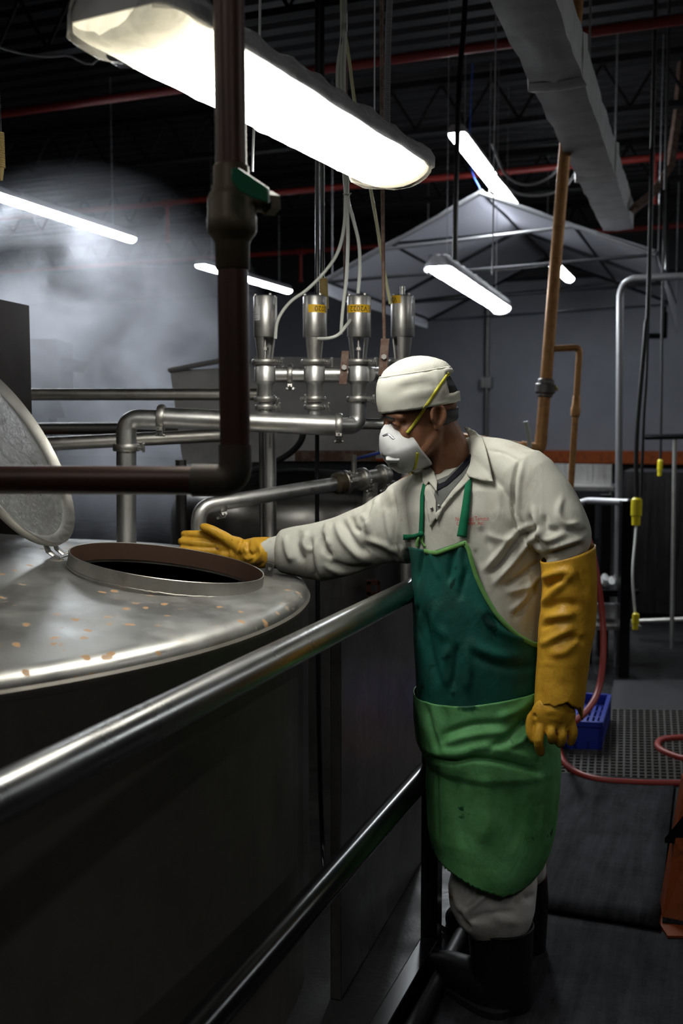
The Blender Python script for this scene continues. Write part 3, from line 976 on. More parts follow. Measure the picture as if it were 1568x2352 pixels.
o = obj('process_pipe', MB().tube(fillet([P(770, 972, 3.66), P(935, 975, 3.62), Vector((P(935, 975, 3.62).x, 3.62, 0))], .08), M(13, 3.6), 18), m_pipe)
tag(o, 'bright short steel pipe just left of the masked face', 'pipe')

# ------------------------------------------------------------------ hopper and vessel behind
m_sheet = steel('hopper_sheet', (.5, .5, .52), .5, (4, 4, 4), .15)
m_sheet.node_tree.nodes['Principled BSDF'].inputs['Metallic'].default_value = .1
hp_ = empty('steel_hopper', P(650, 1060, 4.6), 'grey sheet-steel hopper behind the row of valves', 'hopper')
tl, tr, br, bl = P(390, 850, 4.5), P(975, 828, 4.35), P(965, 1050, 4.45), P(420, 1066, 4.55)
off = Vector((.06, .75, 0))
mb = MB().hexa([bl, br, br + off, bl + off], [tl, tr, tr + off * 1.3, tl + off * 1.3])
obj('bin', mb, m_sheet, hp_, smooth=False)
mb = MB().tube([tl, P(505, 829, 4.42), tr], .012, 8); mb.tube([tl + off * 1.3, tr + off * 1.3], .012, 8); mb.tube([tl, tl + off * 1.3], .012, 8)
obj('rim', mb, m_zinc, hp_)
fl = [P(585, 818, 4.3), P(975, 826, 4.3), P(965, 858, 4.28), P(585, 850, 4.28)]
mb = MB().hexa([p + Vector((0, .02, 0)) for p in fl], fl)
lab(obj('flange', mb, m_zinc, hp_, smooth=False), 'lighter grey flange along the front')
for x_ in (415, 966):
    for dq in (Vector((0, 0, 0)), off):
        q = P(x_, 1056, 4.5) + dq
        obj('leg', MB().tube([Vector((q.x, q.y, 0)), q], .025, 8), m_dark_steel, hp_)
rb = MB().box(P(770, 1047, 4.2), M(92, 4.2), .03, M(12, 4.2))
o = obj('rusty_beam', rb, m_rust, hp_, smooth=False)
tag(o, None, None); lab(o, 'rusty flaking beam under the hopper')
mb = MB().tube([P(695, 1000, 4.0), P(680, 1030, 4.0), P(640, 1060, 4.05), P(590, 1085, 4.1)], .012, 10)
hang('rubber_hose', [P(700, 960, 4.0), P(692, 1010, 4.0), P(660, 1045, 4.05), P(600, 1075, 4.1), P(540, 1090, 4.15)], .013, m_black_matte, 'dark rubber hose drooping under the hopper', 'hose')
VC = P(692, 1150, 4.95); VC.z = 0
vr = M(298, 4.95)
m_vat = steel('far_vat_steel', (.4, .39, .37), .3, (8, 8, .7), .16, grime=(.14, .12, .1))
vt = empty('steel_vat', VC, 'dull round steel vat standing behind the tank under the valves', 'vat')
zt = P(692, 1215, 4.3).z
obj('shell', MB().lathe(VC, UP, [(vr, 0), (vr, zt)], 96, cap=False), m_vat, vt)
obj('dome', MB().lathe(VC, UP, [(vr, zt)] + [(vr - .12 * (1 - cos(a)), zt + .16 * sin(a)) for a in [pi / 2 * i / 8 for i in range(1, 9)]] + [(vr * .4, zt + .22), (.01, zt + .24)], 96, cap=False), m_vat, vt)
mb = MB()
q = P(857, 1337, 4.33)
mb.box(q, M(15, 4.3), .01, M(5, 4.3)); mb.box(q - UP * M(28, 4.3), M(15, 4.3), .01, M(5, 4.3))
mb.box(q - UP * M(14, 4.3) - Vector((M(11, 4.3), 0, 0)), M(5, 4.3), .01, M(16, 4.3)); mb.box(q - UP * M(14, 4.3) + Vector((M(13, 4.3), 0, 0)), M(3, 4.3), .01, M(16, 4.3))
lab(obj('latch', mb, mat('rust_red', (.1, .025, .015), .6), vt, smooth=False), 'small rust-red latch frame')
# side panel of the platform beside the walkway
fl0 = PZ(958, 2002, 0); fl1 = PZ(859, 2174, 0)
fd = (fl0 - fl1).normalized(); fn = Vector((fd.y, -fd.x, 0))
o = obj('side_panel', MB().box(fl0 - fd * .36 - fn * .02 + UP * .5, .45, .015, .5, fd, fn), m_vat, smooth=False)
bevel(o, .004)
tag(o, 'dull brownish steel panel standing beyond the rail under the outstretched arm', 'panel')
o = hang('floor_cable', [P(728, 1236, 3.45), P(733, 1700, 3.43), P(741, 1950, 3.4), PZ(752, 2062, .02)], .0085, m_black, 'black cable hanging straight down the gap between tank and panel', 'cable')
# dim machinery in the steam and the orange bit at far left
mb = MB()
mc_ = empty('conveyor', P(140, 1230, 7.1), 'dark conveyor machinery half hidden in the steam behind the pipes', 'machine')
obj('motor', MB().box(P(60, 850, 7.1), .28, .2, .2), m_dark_steel, mc_, smooth=False)
obj('guard', MB().hexa([P(75, 960, 7.0), P(150, 960, 7.0), P(150, 960, 7.4), P(75, 960, 7.4)], [P(75, 800, 7.0), P(100, 800, 7.0), P(100, 800, 7.4), P(75, 800, 7.4)]), m_dark_steel, mc_, smooth=False)
obj('chute', MB().hexa([P(100, 850, 7.0), P(190, 855, 7.0), P(190, 855, 7.3), P(100, 850, 7.3)], [P(100, 812, 7.0), P(205, 832, 7.0), P(205, 832, 7.3), P(100, 812, 7.3)]), m_dark_steel, mc_, smooth=False)
for x_ in (20, 120):
    for D_ in (7.05, 7.35):
        q = P(x_, 900, D_); obj('leg', MB().tube([Vector((q.x, q.y, 0)), q], .03, 8), m_dark_steel, mc_)
q = P(-5, 1150, 4.4)
o = obj('orange_guard', MB().hexa([P(-60, 1172, 4.4), P(30, 1172, 4.4), P(30, 1172, 4.6), P(-60, 1172, 4.6)], [P(-60, 1130, 4.4), P(-6, 1130, 4.4), P(-6, 1130, 4.6), P(-60, 1130, 4.6)]), mat('orange_bright', (.6, .1, .02), .5), smooth=False)
for v_ in (): pass
tag(o, 'small orange guard seen under the copper pipe left of the lid', 'guard')
o2 = obj('stand', MB().box(Vector((P(0, 1172, 4.5).x, 4.5, P(0, 1172, 4.5).z / 2)), .03, .03, P(0, 1172, 4.5).z / 2), m_dark_steel, o, smooth=False)

# ------------------------------------------------------------------ sprinkler pipes, duct, canopy
for i, (px, py, z_, lb) in enumerate(((1130, 105, 3.62, 'red sprinkler pipe nearest overhead, crossing under the roof deck'), (1400, 372, 3.62, 'red sprinkler pipe crossing just above the far end of the duct'), (1500, 522, 3.62, 'red sprinkler pipe farthest back beyond the duct'))):
    q = PZ(px, py, z_)
    t = empty('sprinkler_pipe', q - UP * .03, lb, 'pipe', None)
    obj('pipe', MB().tube([q - N * 9, q + N * 3.2], .027, 14), m_red, t)
    for k in range(-3, 2):
        w = q + N * (k * 2.2 + .35)
        obj('coupling', MB().tube([w - N * .05, w + N * .05], .036, 14), m_red, t)
        if k % 2 == 0:
            obj('drop', MB().tube([w, w - UP * .3, w - UP * .36], [.018, .018, .03], 10), m_red, t)
m_duct = mat('duct_wrap', (.42, .415, .41), .5, .1)
v = coord(m_duct, (3, 3, 3))
c_ = mixc(m_duct, ramp(m_duct, noise_tex(m_duct, v, 2.5, 6), [(.4, 0), (.7, 1)]), (.62, .61, .6), (.46, .45, .44))
base(m_duct, c_)
bump(m_duct, noise_tex(m_duct, coord(m_duct, (2, 2, 40), 'Object', (0, 0, 0)), 4, 5, .7), .35, .01)
dz_ = 2.9
A0, A1 = PZ(1123, 0, dz_), PZ(1385, 530, dz_); B0, B1 = PZ(1279, 10, dz_), PZ(1457, 531, dz_)
dd_ = (A1 - A0).normalized(); sd = Vector((dd_.y, -dd_.x, 0))
wd = (B0 - A0).dot(sd)
du = empty('air_duct', A1, 'long square duct wrapped in grey film running under the roof to the canopy', 'duct')
rs = []
Ld = (A1 - A0).length
for i in range(61):
    q = A0 - dd_ * 1.6 + dd_ * ((Ld + 1.6) * i / 60)
    sag = .012 * noise.noise(Vector((i * .35, 0, 0)))
    ring = []
    for (a, h) in [(0, 0), (.25, -.004), (.5, -.006), (.75, -.003), (1, 0), (1.0, .08), (1, .17), (.5, .175), (0, .17), (0, .08)]:
        ww = .009 * noise.noise(Vector((i * .5, a * 3, h * 12)))
        ring.append(q + sd * (wd * a + ww) + UP * (h + sag * .5 + ww))
    rs.append(ring)
obj('trunk', MB().rings(rs), m_duct, du, auto=50)
for fr_ in (.22, .62):
    q = A0 + dd_ * Ld * fr_
    mb = MB()
    rs = []
    for i in range(5):
        g = q + dd_ * (.03 * (i - 2))
        k = .014 * (1 - abs(i - 2) / 2.5)
        rs.append([g + sd * a + UP * h for a, h in ((-k - .004, -k), (wd / 2, -k - .006), (wd + k, -k), (wd + k + .003, .09), (wd + k, .17 + k), (wd / 2, .175 + k), (-k, .17 + k), (-k - .01, .06))])
    mb.rings(rs)
    obj('taped_joint', mb, m_duct, du)
for fr_ in (.05, .5, .9):
    q = A0 + dd_ * Ld * fr_ + sd * wd * .5 + UP * .17
    obj('hanger', MB().tube([q, Vector((q.x, q.y, 4.15))], .006, 8), m_zinc, du)
o = hang('hanger_strut', [P(1455, 480, 6.6), P(1538, 385, 7.2), up_to_roof(1560, 350, 7.6)], .035, m_rust, 'rusty angle strut slanting up beside the duct\'s far end', 'strut', 2, 4)

m_tarp = mat('white_tarp', (.5, .5, .53), .6)
nt = m_tarp.node_tree
tr_ = nt.nodes.new('ShaderNodeBsdfTranslucent'); tr_.inputs[0].default_value = (.75, .75, .8, 1)
mx = nt.nodes.new('ShaderNodeMixShader'); mx.inputs[0].default_value = .5
nt.links.new(nt.nodes['Principled BSDF'].outputs[0], mx.inputs[1]); nt.links.new(tr_.outputs[0], mx.inputs[2])
nt.links.new(mx.outputs[0], nt.nodes['Material Output'].inputs[0])
apex = P(1102, 437, 7.2)
eL = apex - N * 1.20 - UP * .56; eR = apex + N * 1.20 - UP * .50
bd = U * 2.85
can = empty('tent_canopy', apex + bd * .5, 'white plastic tent-shaped canopy on a metal frame at the back', 'canopy')
def sheet(name, a, b, c, d, n=16, wob=.02, mt=m_tarp):
    rs = []
    for i in range(n + 1):
        r_0 = a.lerp(d, i / n); r_1 = b.lerp(c, i / n)
        rs.append([r_0.lerp(r_1, j / n) + UP * wob * noise.noise(r_0.lerp(r_1, j / n) * 2.3) for j in range(n + 1)])
    o = obj(name, MB().rings(rs, cap=False, closed=False), mt, can, auto=0)
    return solid(o, .003)
sheet('roof_sheet', apex, eL, eL + bd, apex + bd)
sheet('roof_sheet', apex, eR, eR + bd, apex + bd)
sheet('side_sheet', eR, eR - UP * .12 + N * .03, eR - UP * .32 + N * .03 + bd, eR + bd)
sheet('side_sheet', eL, eL - UP * .1, eL - UP * .1 + bd, eL + bd)
pl = mat('frame_pipe', (.3, .3, .31), .4, .7); pd = mat('frame_dark', (.05, .05, .055), .5, .5)
def bar(a, b, r=.014, m=None):
    return obj('frame_bar', MB().tube([a, b], r, 8), m or pl, can)
for k in (0, .5, 1):
    o_ = bd * k - UP * .02
    bar(apex + o_, eL + o_, .016, pl if k == 0 else pd); bar(apex + o_, eR + o_, .016, pl if k == 0 else pd)
    bar(apex.lerp(eL, .62) + o_, apex.lerp(eR, .55) + o_, .013)
    bar(eL + o_, eR + o_, .012, pd if k < 1 else pl)
bar(apex, apex + bd, .014, pd); bar(eL, eL + bd, .014, pd); bar(eR, eR + bd, .014, pd)
for side in (eL, eR):
    m1 = apex.lerp(side, .55)
    bar(m1 - UP * .02, m1 + bd - UP * .02, .012, pd)
    bar(side - UP * .02, m1 + bd * .5 - UP * .02, .011, pd); bar(m1 - UP * .02, apex + bd * .5 - UP * .03, .011, pd)
    bar(side + bd * .5 - UP * .02, m1 + bd - UP * .02, .011, pd)
for q in (eL + U * .2, eR + U * .2, eL + bd, eR + bd, apex + U * .3, apex + bd):
    obj('hanger', MB().tube([q, Vector((q.x, q.y, 4.15))], .004, 6), m_zinc, can)
hang('blue_rope', [apex + Vector((0, 0, .01)), apex + Vector((-.06, .1, .25)), apex + Vector((-.05, .1, .9))], .004, mat('blue_rope', (.03, .1, .5), .6), 'blue rope tied at the peak of the plastic canopy', 'rope')
hang('drooping_cable', [P(1130, 330, 6.0), P(1160, 400, 6.0), P(1210, 425, 6.0), P(1265, 405, 6.0), P(1295, 360, 6.0)], .008, m_zinc, 'grey cable drooping under the roof between lamp and duct, upper one', 'cable')
hang('drooping_cable', [P(1140, 400, 6.2), P(1180, 440, 6.2), P(1235, 450, 6.2), P(1290, 435, 6.2), P(1320, 400, 6.2)], .008, m_zinc, 'grey cable drooping under the roof between lamp and duct, lower one', 'cable')
hang('drooping_cable', [P(-40, 95, 4.6), P(60, 125, 4.6), P(150, 127, 4.6), P(240, 100, 4.6), up_to_roof(300, 60, 4.6)], .005, m_zinc, 'thin cable drooping under the roof at upper left, left of the big lamp', 'cable')

# ------------------------------------------------------------------ right-hand background
q0, q1 = P(1297, 345, 5.2), P(1242, 1012, 5.2)
cf = empty('copper_pipe', q1, 'orange-brown copper pipe leaning down in front of the canopy', 'pipe')
dv = (q0 - q1).normalized()
rr = M(13.5, 5.2)
obj('riser', MB().tube([q1, q0 + dv * 1.1], rr, 20), m_copper_far, cf)
obj('elbow', MB().tube(fillet([q1 + dv * .03, P(1240, 1034, 5.2), P(1195, 1027, 5.18)], .05, 8), rr * 1.05, 20), m_copper_far, cf)
obj('run', MB().tube([P(1215, 1031, 5.19), P(1040, 1003, 5.1)], rr * .85, 18), m_copper_far, cf)
u0 = P(1252, 890, 5.2)
lab(obj('valve', MB().lathe(u0, dv, [(rr * 1.1, -.05), (rr * 1.35, -.045), (rr * 1.35, -.035), (rr * 1.7, -.025), (rr * 1.7, .015), (rr * 1.4, .02), (rr * 1.35, .04), (rr * 1.1, .045)], 20), m_dark_steel, cf), 'dark grey valve body on the pipe')
mb = MB().tube([u0, u0 + Vector((M(26, 5.2), -.01, 0))], .008, 8); mb.sphere(u0 + Vector((M(25, 5.2), -.015, -.008)), .009, .009, .012, seg=10, rows=8)
lab(obj('drain_tap', mb, m_yellow_tube, cf), 'small brass tap')
b0 = P(1268, 801, 5.2)
obj('branch', MB().tube(fillet([b0, P(1331, 798, 5.2), P(1308, 1155, 5.2)], .03, 8), M(7.5, 5.2), 14), m_copper_far, cf)
obj('union', MB().lathe(P(1322, 938, 5.2), dv, [(.018, -.045), (.024, -.04), (.026, 0), (.022, .01), (.02, .06), (.018, .065)], 14), m_copper_far, cf)
o = obj('clear_stub', MB().tube([P(1216, 1028, 5.1), P(1214, 1000, 5.1), P(1207, 968, 5.1)], .012, 12), m_white_tube)
tag(o, 'short milky tube sticking up behind the man\'s shoulder', 'tube')
o = obj('rigid_conduit', MB().tube(fillet([Vector((P(1426, 1150, 6.2).x, 6.2, 0)), P(1424, 640, 6.2), P(1620, 632, 5.9)], .12, 8), M(8, 6.2), 14), m_zinc)
tag(o, 'upright grey conduit bending right under the canopy', 'conduit')
hang('black_cable', [P(1462, 1150, 5.6), P(1462, 1000, 5.6), P(1482, 760, 5.6), P(1490, 640, 5.6), up_to_roof(1492, 500, 5.6)], .013, m_black_matte, 'thicker black cable holding the yellow plug', 'cable')
hang('black_cable', [P(1472, 1140, 5.7), P(1478, 960, 5.7), P(1488, 740, 5.7), up_to_roof(1490, 560, 5.7)], .009, m_black_matte, 'black cable close beside the one holding the yellow plug', 'cable')
hang('black_cable', [P(1516, 1060, 6.5), P(1519, 860, 6.5), P(1521, 690, 6.5), up_to_roof(1522, 560, 6.5)], .009, m_black_matte, 'thin black cable hanging nearest the right edge', 'cable')
def plug(px, y0, y1, D, wpx, label):
    a, b = P(px, y0, D), P(px - 2, y1, D)
    r = M(wpx / 2, D)
    ax = b - a; L = ax.length
    o = obj('cord_connector', MB().lathe(a, ax, [(r * .6, 0), (r * .95, L * .06), (r, L * .2), (r, L * .65), (r * .8, L * .68), (r * .75, L), (r * .3, L)], 18), m_yellow)
    return tag(o, label, 'plug')
plug(1462, 1143, 1206, 5.6, 25, 'bright yellow cord connector hanging beside the black stand')
plug(1516, 1055, 1093, 6.5, 12, 'small yellow cord connector hanging below the black bar')
plug(1460, 1408, 1446, 5.4, 16, 'yellow connector low beside the black stand near the floor')
hang('black_cable', [P(1458, 1410, 5.42), P(1452, 1320, 5.45), P(1458, 1240, 5.55), P(1461, 1200, 5.6)], .007, m_white_tube, 'pale cord hanging from the bright yellow connector to the low one', 'cable')
bc = P(1524, 1003, 5.9)
o = obj('black_bar', MB().tube([P(1482, 1004, 5.95), P(1700, 1000, 5.6)], .016, 8), m_black)
tag(o, 'black horizontal bar at the right edge carrying the silver rod', 'bar')
o = obj('silver_rod', MB().tube([P(1549, 1002, 5.85), P(1542, 1490, 5.75)], M(5, 5.8), 12), m_pipe)
tag(o, 'thin silver rod hanging straight down at the right edge', 'rod')
# orange beam, panel, benches along the back wall
qa = PZ(1300, 1050, 1.12)
wa = at(UB - .12, 0)
pz = P(1300, 1050, 14.2)
o = obj('wall_rail', MB().box(at(UB - .1, -1.5, P(1400, 1049, 13.6).z), 5.9, .1, .085, N, U), m_orange, smooth=False)
tag(o, 'long orange-brown rail along the foot of the grey wall', 'rail')
wx = P(1107, 877, 13.9); wx = at(UB - .05, wx.dot(N) , wx.z)
wc = empty('wall_conduit', Vector((wx.x, wx.y, 1.25)), 'dark conduit with a square junction box running up the grey wall', 'conduit')
obj('pipe', MB().tube([Vector((wx.x, wx.y, 1.25)), Vector((wx.x, wx.y, 3.5))], .028, 10), m_dark_steel, wc)
obj('junction_box', MB().box(wx, .075, .04, .075, N, U), m_dark_steel, wc, smooth=False)
kq = P(1505, 772, 9.5)
o = obj('ceiling_bracket', MB().box(kq, .085, .03, .025).box(kq + Vector((.08, 0, .1)), .02, .03, .12).box(kq + Vector((.08, 0, 1.0)), .012, .012, 1.0), m_black, smooth=False)
tag(o, 'black hanging bracket below the canopy at the right edge', 'bracket')
bench = empty('steel_bench', P(1360, 1200, 8.2), 'stainless bench with a bright backsplash behind the man\'s shoulder', 'bench')
obj('backsplash', MB().box(P(1330, 1090, 8.2), .26, .02, M(24, 8.2), N, U), m_steel, bench, smooth=False)
obj('worktop', MB().box(P(1330, 1118, 8.1), .3, .25, .015, N, U), m_dark_steel, bench, smooth=False)
for sx in (-1, 1):
    for sy in (-1, 1):
        q = P(1330, 1118, 8.1) + N * .27 * sx + U * .22 * sy
        obj('leg', MB().tube([Vector((q.x, q.y, 0)), q], .02, 8), m_dark_steel, bench)
pc_ = empty('machine_cabinet', P(1530, 1300, 7.6), 'large dark machine behind the silver rod at the right edge', 'machine')
q = P(1580, 1240, 7.8)
obj('cabinet', MB().box(Vector((q.x + .15, q.y, .62)), .62, .3, .55, N, U), steel('dark_cabinet', (.07, .07, .075), .3), pc_, smooth=False)
for k in (-.5, .5):
    obj('leg', MB().tube([Vector((q.x + .15, q.y, 0)) + N * k, Vector((q.x + .15, q.y, .2)) + N * k], .03, 8), m_dark_steel, pc_)
obj('pipe_rail', MB().tube([P(1450, 1428, 7.0), P(1640, 1420, 6.8)], .02, 10), m_pipe_worn, pc_)
obj('pipe_stand', MB().tube([P(1620, 1421, 6.82), Vector((P(1620, 1421, 6.82).x, P(1620, 1421, 6.82).y, 0))], .018, 10), m_pipe_worn, pc_)
# tall black stand with a steel rail on top
stn = empty('black_stand', P(1400, 1550, 6.0), 'tall black square-tube stand with a steel rail on top', 'stand')
ps = [(1352, 6.3), (1438, 5.95)]
for px, D in ps:
    q = P(px, 1150, D)
    obj('post', MB().box(Vector((q.x, q.y, (q.z) / 2)), .032, .032, q.z / 2), m_black, stn, smooth=False)
    q2 = q + Vector((.02, .55, 0))
    obj('post', MB().box(Vector((q2.x, q2.y, (q2.z) / 2)), .032, .032, q2.z / 2), m_black, stn, smooth=False)
lab(obj('top_rail', MB().tube(fillet([P(1300, 1170, 6.35), P(1345, 1150, 6.3), P(1445, 1154, 5.94)], .05), .022, 14), m_zinc, stn), 'bright steel rail')
obj('cross_bar', MB().box(P(1395, 1362, 6.12), .16, .02, .02), m_black, stn, smooth=False)
obj('shelf', MB().box(P(1390, 1428, 6.25), .17, .2, .012), m_pipe_worn, stn, smooth=False)
obj('shelf', MB().box(P(1390, 1350, 6.4), .16, .2, .012), m_black, stn, smooth=False)
o = obj('plastic_tub', MB().hexa([P(1368, 1424, 6.15), P(1412, 1424, 6.15), P(1412, 1424, 6.4), P(1368, 1424, 6.4)], [P(1364, 1385, 6.15), P(1416, 1385, 6.15), P(1416, 1385, 6.4), P(1364, 1385, 6.4)]), m_wrap, smooth=False)
tag(bevel(o, .01), 'small clear tub on the lower shelf of the black stand', 'tub')
for i in range(4):
    o = obj('pipe_fitting', MB().lathe(P(1368 + i * 14, 1338 - (i % 2) * 8, 6.2 + .03 * (i % 2)), (.3, -.8, .4), [(.014, -.03), (.026, -.028), (.026, -.016), (.015, -.012), (.015, .03), (.026, .032), (.026, .04)], 14), m_pipe)
    tag(o, 'shiny steel pipe fitting in the heap on the black stand', 'fitting', 'steel fittings on the black stand')
# floor: mats, grid mat, crate, hose
m_mat = mat('ribbed_mat', (.035, .036, .041), .75, 0, .12)
v = coord(m_mat, (1, 1, 1), 'Object', (0, 0, AZ))
wvx = nd(m_mat, 'ShaderNodeTexWave', bands_direction='X'); wvx.inputs['Scale'].default_value = 5.5; wvx.inputs['Distortion'].default_value = 1.5; wvx.inputs['Detail'].default_value = 3
lk(m_mat, v, wvx.inputs['Vector'])
tcm = nd(m_mat, 'ShaderNodeTexCoord'); d1 = nd(m_mat, 'ShaderNodeVectorMath', operation='DOT_PRODUCT'); d2 = nd(m_mat, 'ShaderNodeVectorMath', operation='DOT_PRODUCT')
d1.inputs[1].default_value = tuple(N * 26); d2.inputs[1].default_value = tuple(U * 2.2)
lk(m_mat, tcm.outputs['Object'], d1.inputs[0]); lk(m_mat, tcm.outputs['Object'], d2.inputs[0])
cxy = nd(m_mat, 'ShaderNodeCombineXYZ'); lk(m_mat, d1.outputs['Value'], cxy.inputs[0]); lk(m_mat, d2.outputs['Value'], cxy.inputs[1])
strk = noise_tex(m_mat, cxy.outputs[0], 1.0, 5, .65)
blot = noise_tex(m_mat, v, 6, 7, .75)
pat = mixc(m_mat, .5, ramp(m_mat, strk, [(.4, 0), (.62, 1)]), ramp(m_mat, blot, [(.4, 0), (.62, 1)]))
base(m_mat, mixc(m_mat, pat, (.005, .0053, .0064), (.04, .041, .049)))
bump(m_mat, noise_tex(m_mat, v, 90, 5, .7), .4, .004)
def floor_mat(name, quad, th, label, m, z0=0):
    q = [PZ(x_, y_, z0 + th) for x_, y_ in quad]
    lo_ = [Vector((p.x, p.y, z0)) for p in q]
    n = 12
    rs = []
    for i in range(n + 1):
        a_0 = q[0].lerp(q[3], i / n); a_1 = q[1].lerp(q[2], i / n)
        rs.append([a_0.lerp(a_1, j / n) + UP * .004 * noise.noise(a_0.lerp(a_1, j / n) * 3) for j in range(n + 1)])
    o = obj(name, MB().rings(rs, cap=False, closed=False), m, auto=0)
    solid(o, th, -1)
    return tag(o, label, 'mat')
floor_mat('rubber_mat', [(905, 2470), (1760, 2440), (1575, 2150), (1050, 2064)], .012, 'nearest dark rubber floor mat, under the man\'s boots', m_mat)
floor_mat('rubber_mat', [(1088, 2064), (1512, 2136), (1548, 1800), (1180, 1772)], .014, 'second dark rubber floor mat, beyond the seam behind the man', m_mat)
floor_mat('rubber_mat', [(1520, 2126), (1760, 2150), (1700, 1830), (1553, 1806)], .012, 'strip of dark rubber mat at the right edge under the orange leg', m_mat)
floor_mat('rubber_mat', [(1395, 1632), (1760, 1640), (1700, 1560), (1410, 1562)], .016, 'smooth grey floor mat beyond the open grid mat', mat('grey_mat', (.03, .03, .033), .7, 0, .2))
g0, g1, g2, g3 = PZ(1150, 1782, .014), PZ(1720, 1800, .014), PZ(1690, 1636, .014), PZ(1180, 1630, .014)
mb = MB()
nx, ny = 34, 26
for i in range(nx + 1):
    a = g0.lerp(g1, i / nx); b = g3.lerp(g2, i / nx)
    d = (b - a).normalized(); s = Vector((d.y, -d.x, 0))
    mb.box(a.lerp(b, .5) , .0045, (b - a).length / 2, .009, s, d)
for j in range(ny + 1):
    a = g0.lerp(g3, j / ny); b = g1.lerp(g2, j / ny)
    d = (b - a).normalized(); s = Vector((d.y, -d.x, 0))
    mb.box(a.lerp(b, .5), (b - a).length / 2, .0045, .009, d, s)
tag(obj('grid_mat', mb, mat('grid_rubber', (.075, .07, .065), .4), smooth=False), 'black open-grid rubber mat on the floor behind the red hose', 'mat')
# crate
cr0 = [PZ(1262, 1718, .018), PZ(1378, 1724, .018), PZ(1398, 1655, .018), PZ(1290, 1648, .018)]
crate = empty('plastic_crate', cr0[0].lerp(cr0[2], .5), 'dark blue plastic crate on the grid mat behind the gloved hand', 'crate')
hh = .135
def wall_(a, b, solid_ratio=.5):
    d = (b - a).normalized(); n = Vector((d.y, -d.x, 0)); L = (b - a).length
    mb = MB().box(a.lerp(b, .5) + UP * .02, L / 2, .004, .02, d, n)
    mb.box(a.lerp(b, .5) + UP * (hh - .012), L / 2, .009, .012, d, n)
    k = max(4, int(L / .05))
    for i in range(k + 1):
        mb.box(a.lerp(b, i / k) + UP * hh / 2, .008, .004, hh / 2, d, n)
    mb.box(a.lerp(b, .5) + UP * hh * .45, L / 2, .002, hh * .42, d, n)
    return mb
for i in range(4):
    obj('side', wall_(cr0[i], cr0[(i + 1) % 4]), m_blue_crate, crate, smooth=False)
mb = MB()
for i in range(9):
    a = cr0[0].lerp(cr0[1], (i + .5) / 9); b = cr0[3].lerp(cr0[2], (i + .5) / 9)
    mb.box(a.lerp(b, .5) + UP * (hh * .6 if True else 0), .007, (b - a).length / 2, .006, N, (b - a).normalized())
for i in range(5):
    a = cr0[0].lerp(cr0[3], (i + .5) / 5); b = cr0[1].lerp(cr0[2], (i + .5) / 5)
    mb.box(a.lerp(b, .5) + UP * hh * .6, (b - a).length / 2, .007, .006, (b - a).normalized(), U)
obj('grid_base', mb, m_blue_crate, crate, smooth=False)
# hose
hz_ = .03
h = [P(1290, 1150, 4.75), P(1322, 1182, 4.72), P(1352, 1240, 4.68), P(1372, 1330, 4.62), P(1384, 1430, 4.58), P(1384, 1520, 4.5), P(1372, 1590, 4.4), P(1345, 1635, 4.25), P(1308, 1668, 4.1)]
h += [PZ(1287, 1710, .03), PZ(1290, 1742, hz_), PZ(1320, 1772, hz_), PZ(1372, 1790, hz_), PZ(1450, 1797, hz_), PZ(1530, 1799, hz_), PZ(1600, 1796, hz_), PZ(1660, 1775, hz_), PZ(1640, 1752, hz_ + .015), PZ(1568, 1742, hz_), PZ(1522, 1725, hz_), PZ(1509, 1710, hz_), PZ(1522, 1698, hz_), PZ(1568, 1694, hz_), PZ(1640, 1694, hz_)]
hang('red_hose', h, .0145, m_hose, 'red rubber hose hanging behind the man and curling over the floor', 'hose', 8, 14)
# orange leg at right edge
og = empty('orange_support', PZ(1545, 2125, 0), 'orange painted steel support slanting up at the right edge', 'support')
o0 = PZ(1520, 2122, .0); 
ox = Vector((1, 0, 0)); 
b4 = [PZ(1519, 2118, .012), PZ(1640, 2140, .012), PZ(1640, 2140, .012) + Vector((.02, .09, 0)), PZ(1519, 2118, .012) + Vector((.02, .09, 0))]
tz = P(1572, 1800, 3.05)
t4 = [tz, tz + Vector((.1, .0, 0)), tz + Vector((.12, .09, 0)), tz + Vector((.02, .09, 0))]
obj('leg', MB().hexa(b4, t4), m_orange, og, smooth=False)
obj('foot_plate', MB().box(PZ(1580, 2128, .012), .085, .07, .008), m_orange, og, smooth=False)
lab(obj('gusset', MB().rings([[P(1526, 1925, 2.99), P(1526, 1936, 2.99), P(1580, 1940, 2.99), P(1580, 1860, 2.99)], [P(1526, 1925, 3.02), P(1526, 1936, 3.02), P(1580, 1940, 3.02), P(1580, 1860, 3.02)]]), m_black, og, smooth=False), 'black triangular bracket')
obj('bolt', MB().tube([P(1534, 2098, 2.96), P(1534, 2098, 2.99)], .008, 6), m_rust, og)
# ------------------------------------------------------------------ the worker
m_skin = mat('skin', (.27, .125, .07), .5, 0, .4)
v = coord(m_skin)
base(m_skin, mixc(m_skin, ramp(m_skin, noise_tex(m_skin, v, 30, 5), [(.4, 0), (.7, 1)]), (.29, .135, .075), (.22, .095, .052)))
bump(m_skin, noise_tex(m_skin, v, 260, 3), .15, .002)
m_hair = mat('dark_hair', (.012, .011, .011), .6)
m_shirt = cloth('shirt_cotton', (.58, .58, .52), (.46, .44, .37), 14, .52, .8, .85, (.5, .27, .1), 24, .695, 1400, .35)
m_undershirt = cloth('grey_undershirt', (.16, .165, .16), (.12, .12, .12))
m_tee = cloth('navy_tee', (.012, .013, .02), (.02, .02, .025))
m_bib = cloth('teal_apron', (.012, .115, .09), (.012, .06, .05), 11, .4, .7, .5, (.004, .03, .025), 15, .645, 700, .4)
m_apron = cloth('green_apron', (.17, .48, .2), (.09, .28, .09), 6, .36, .62, .5, (.02, .10, .045), 13, .64, 700, .4)
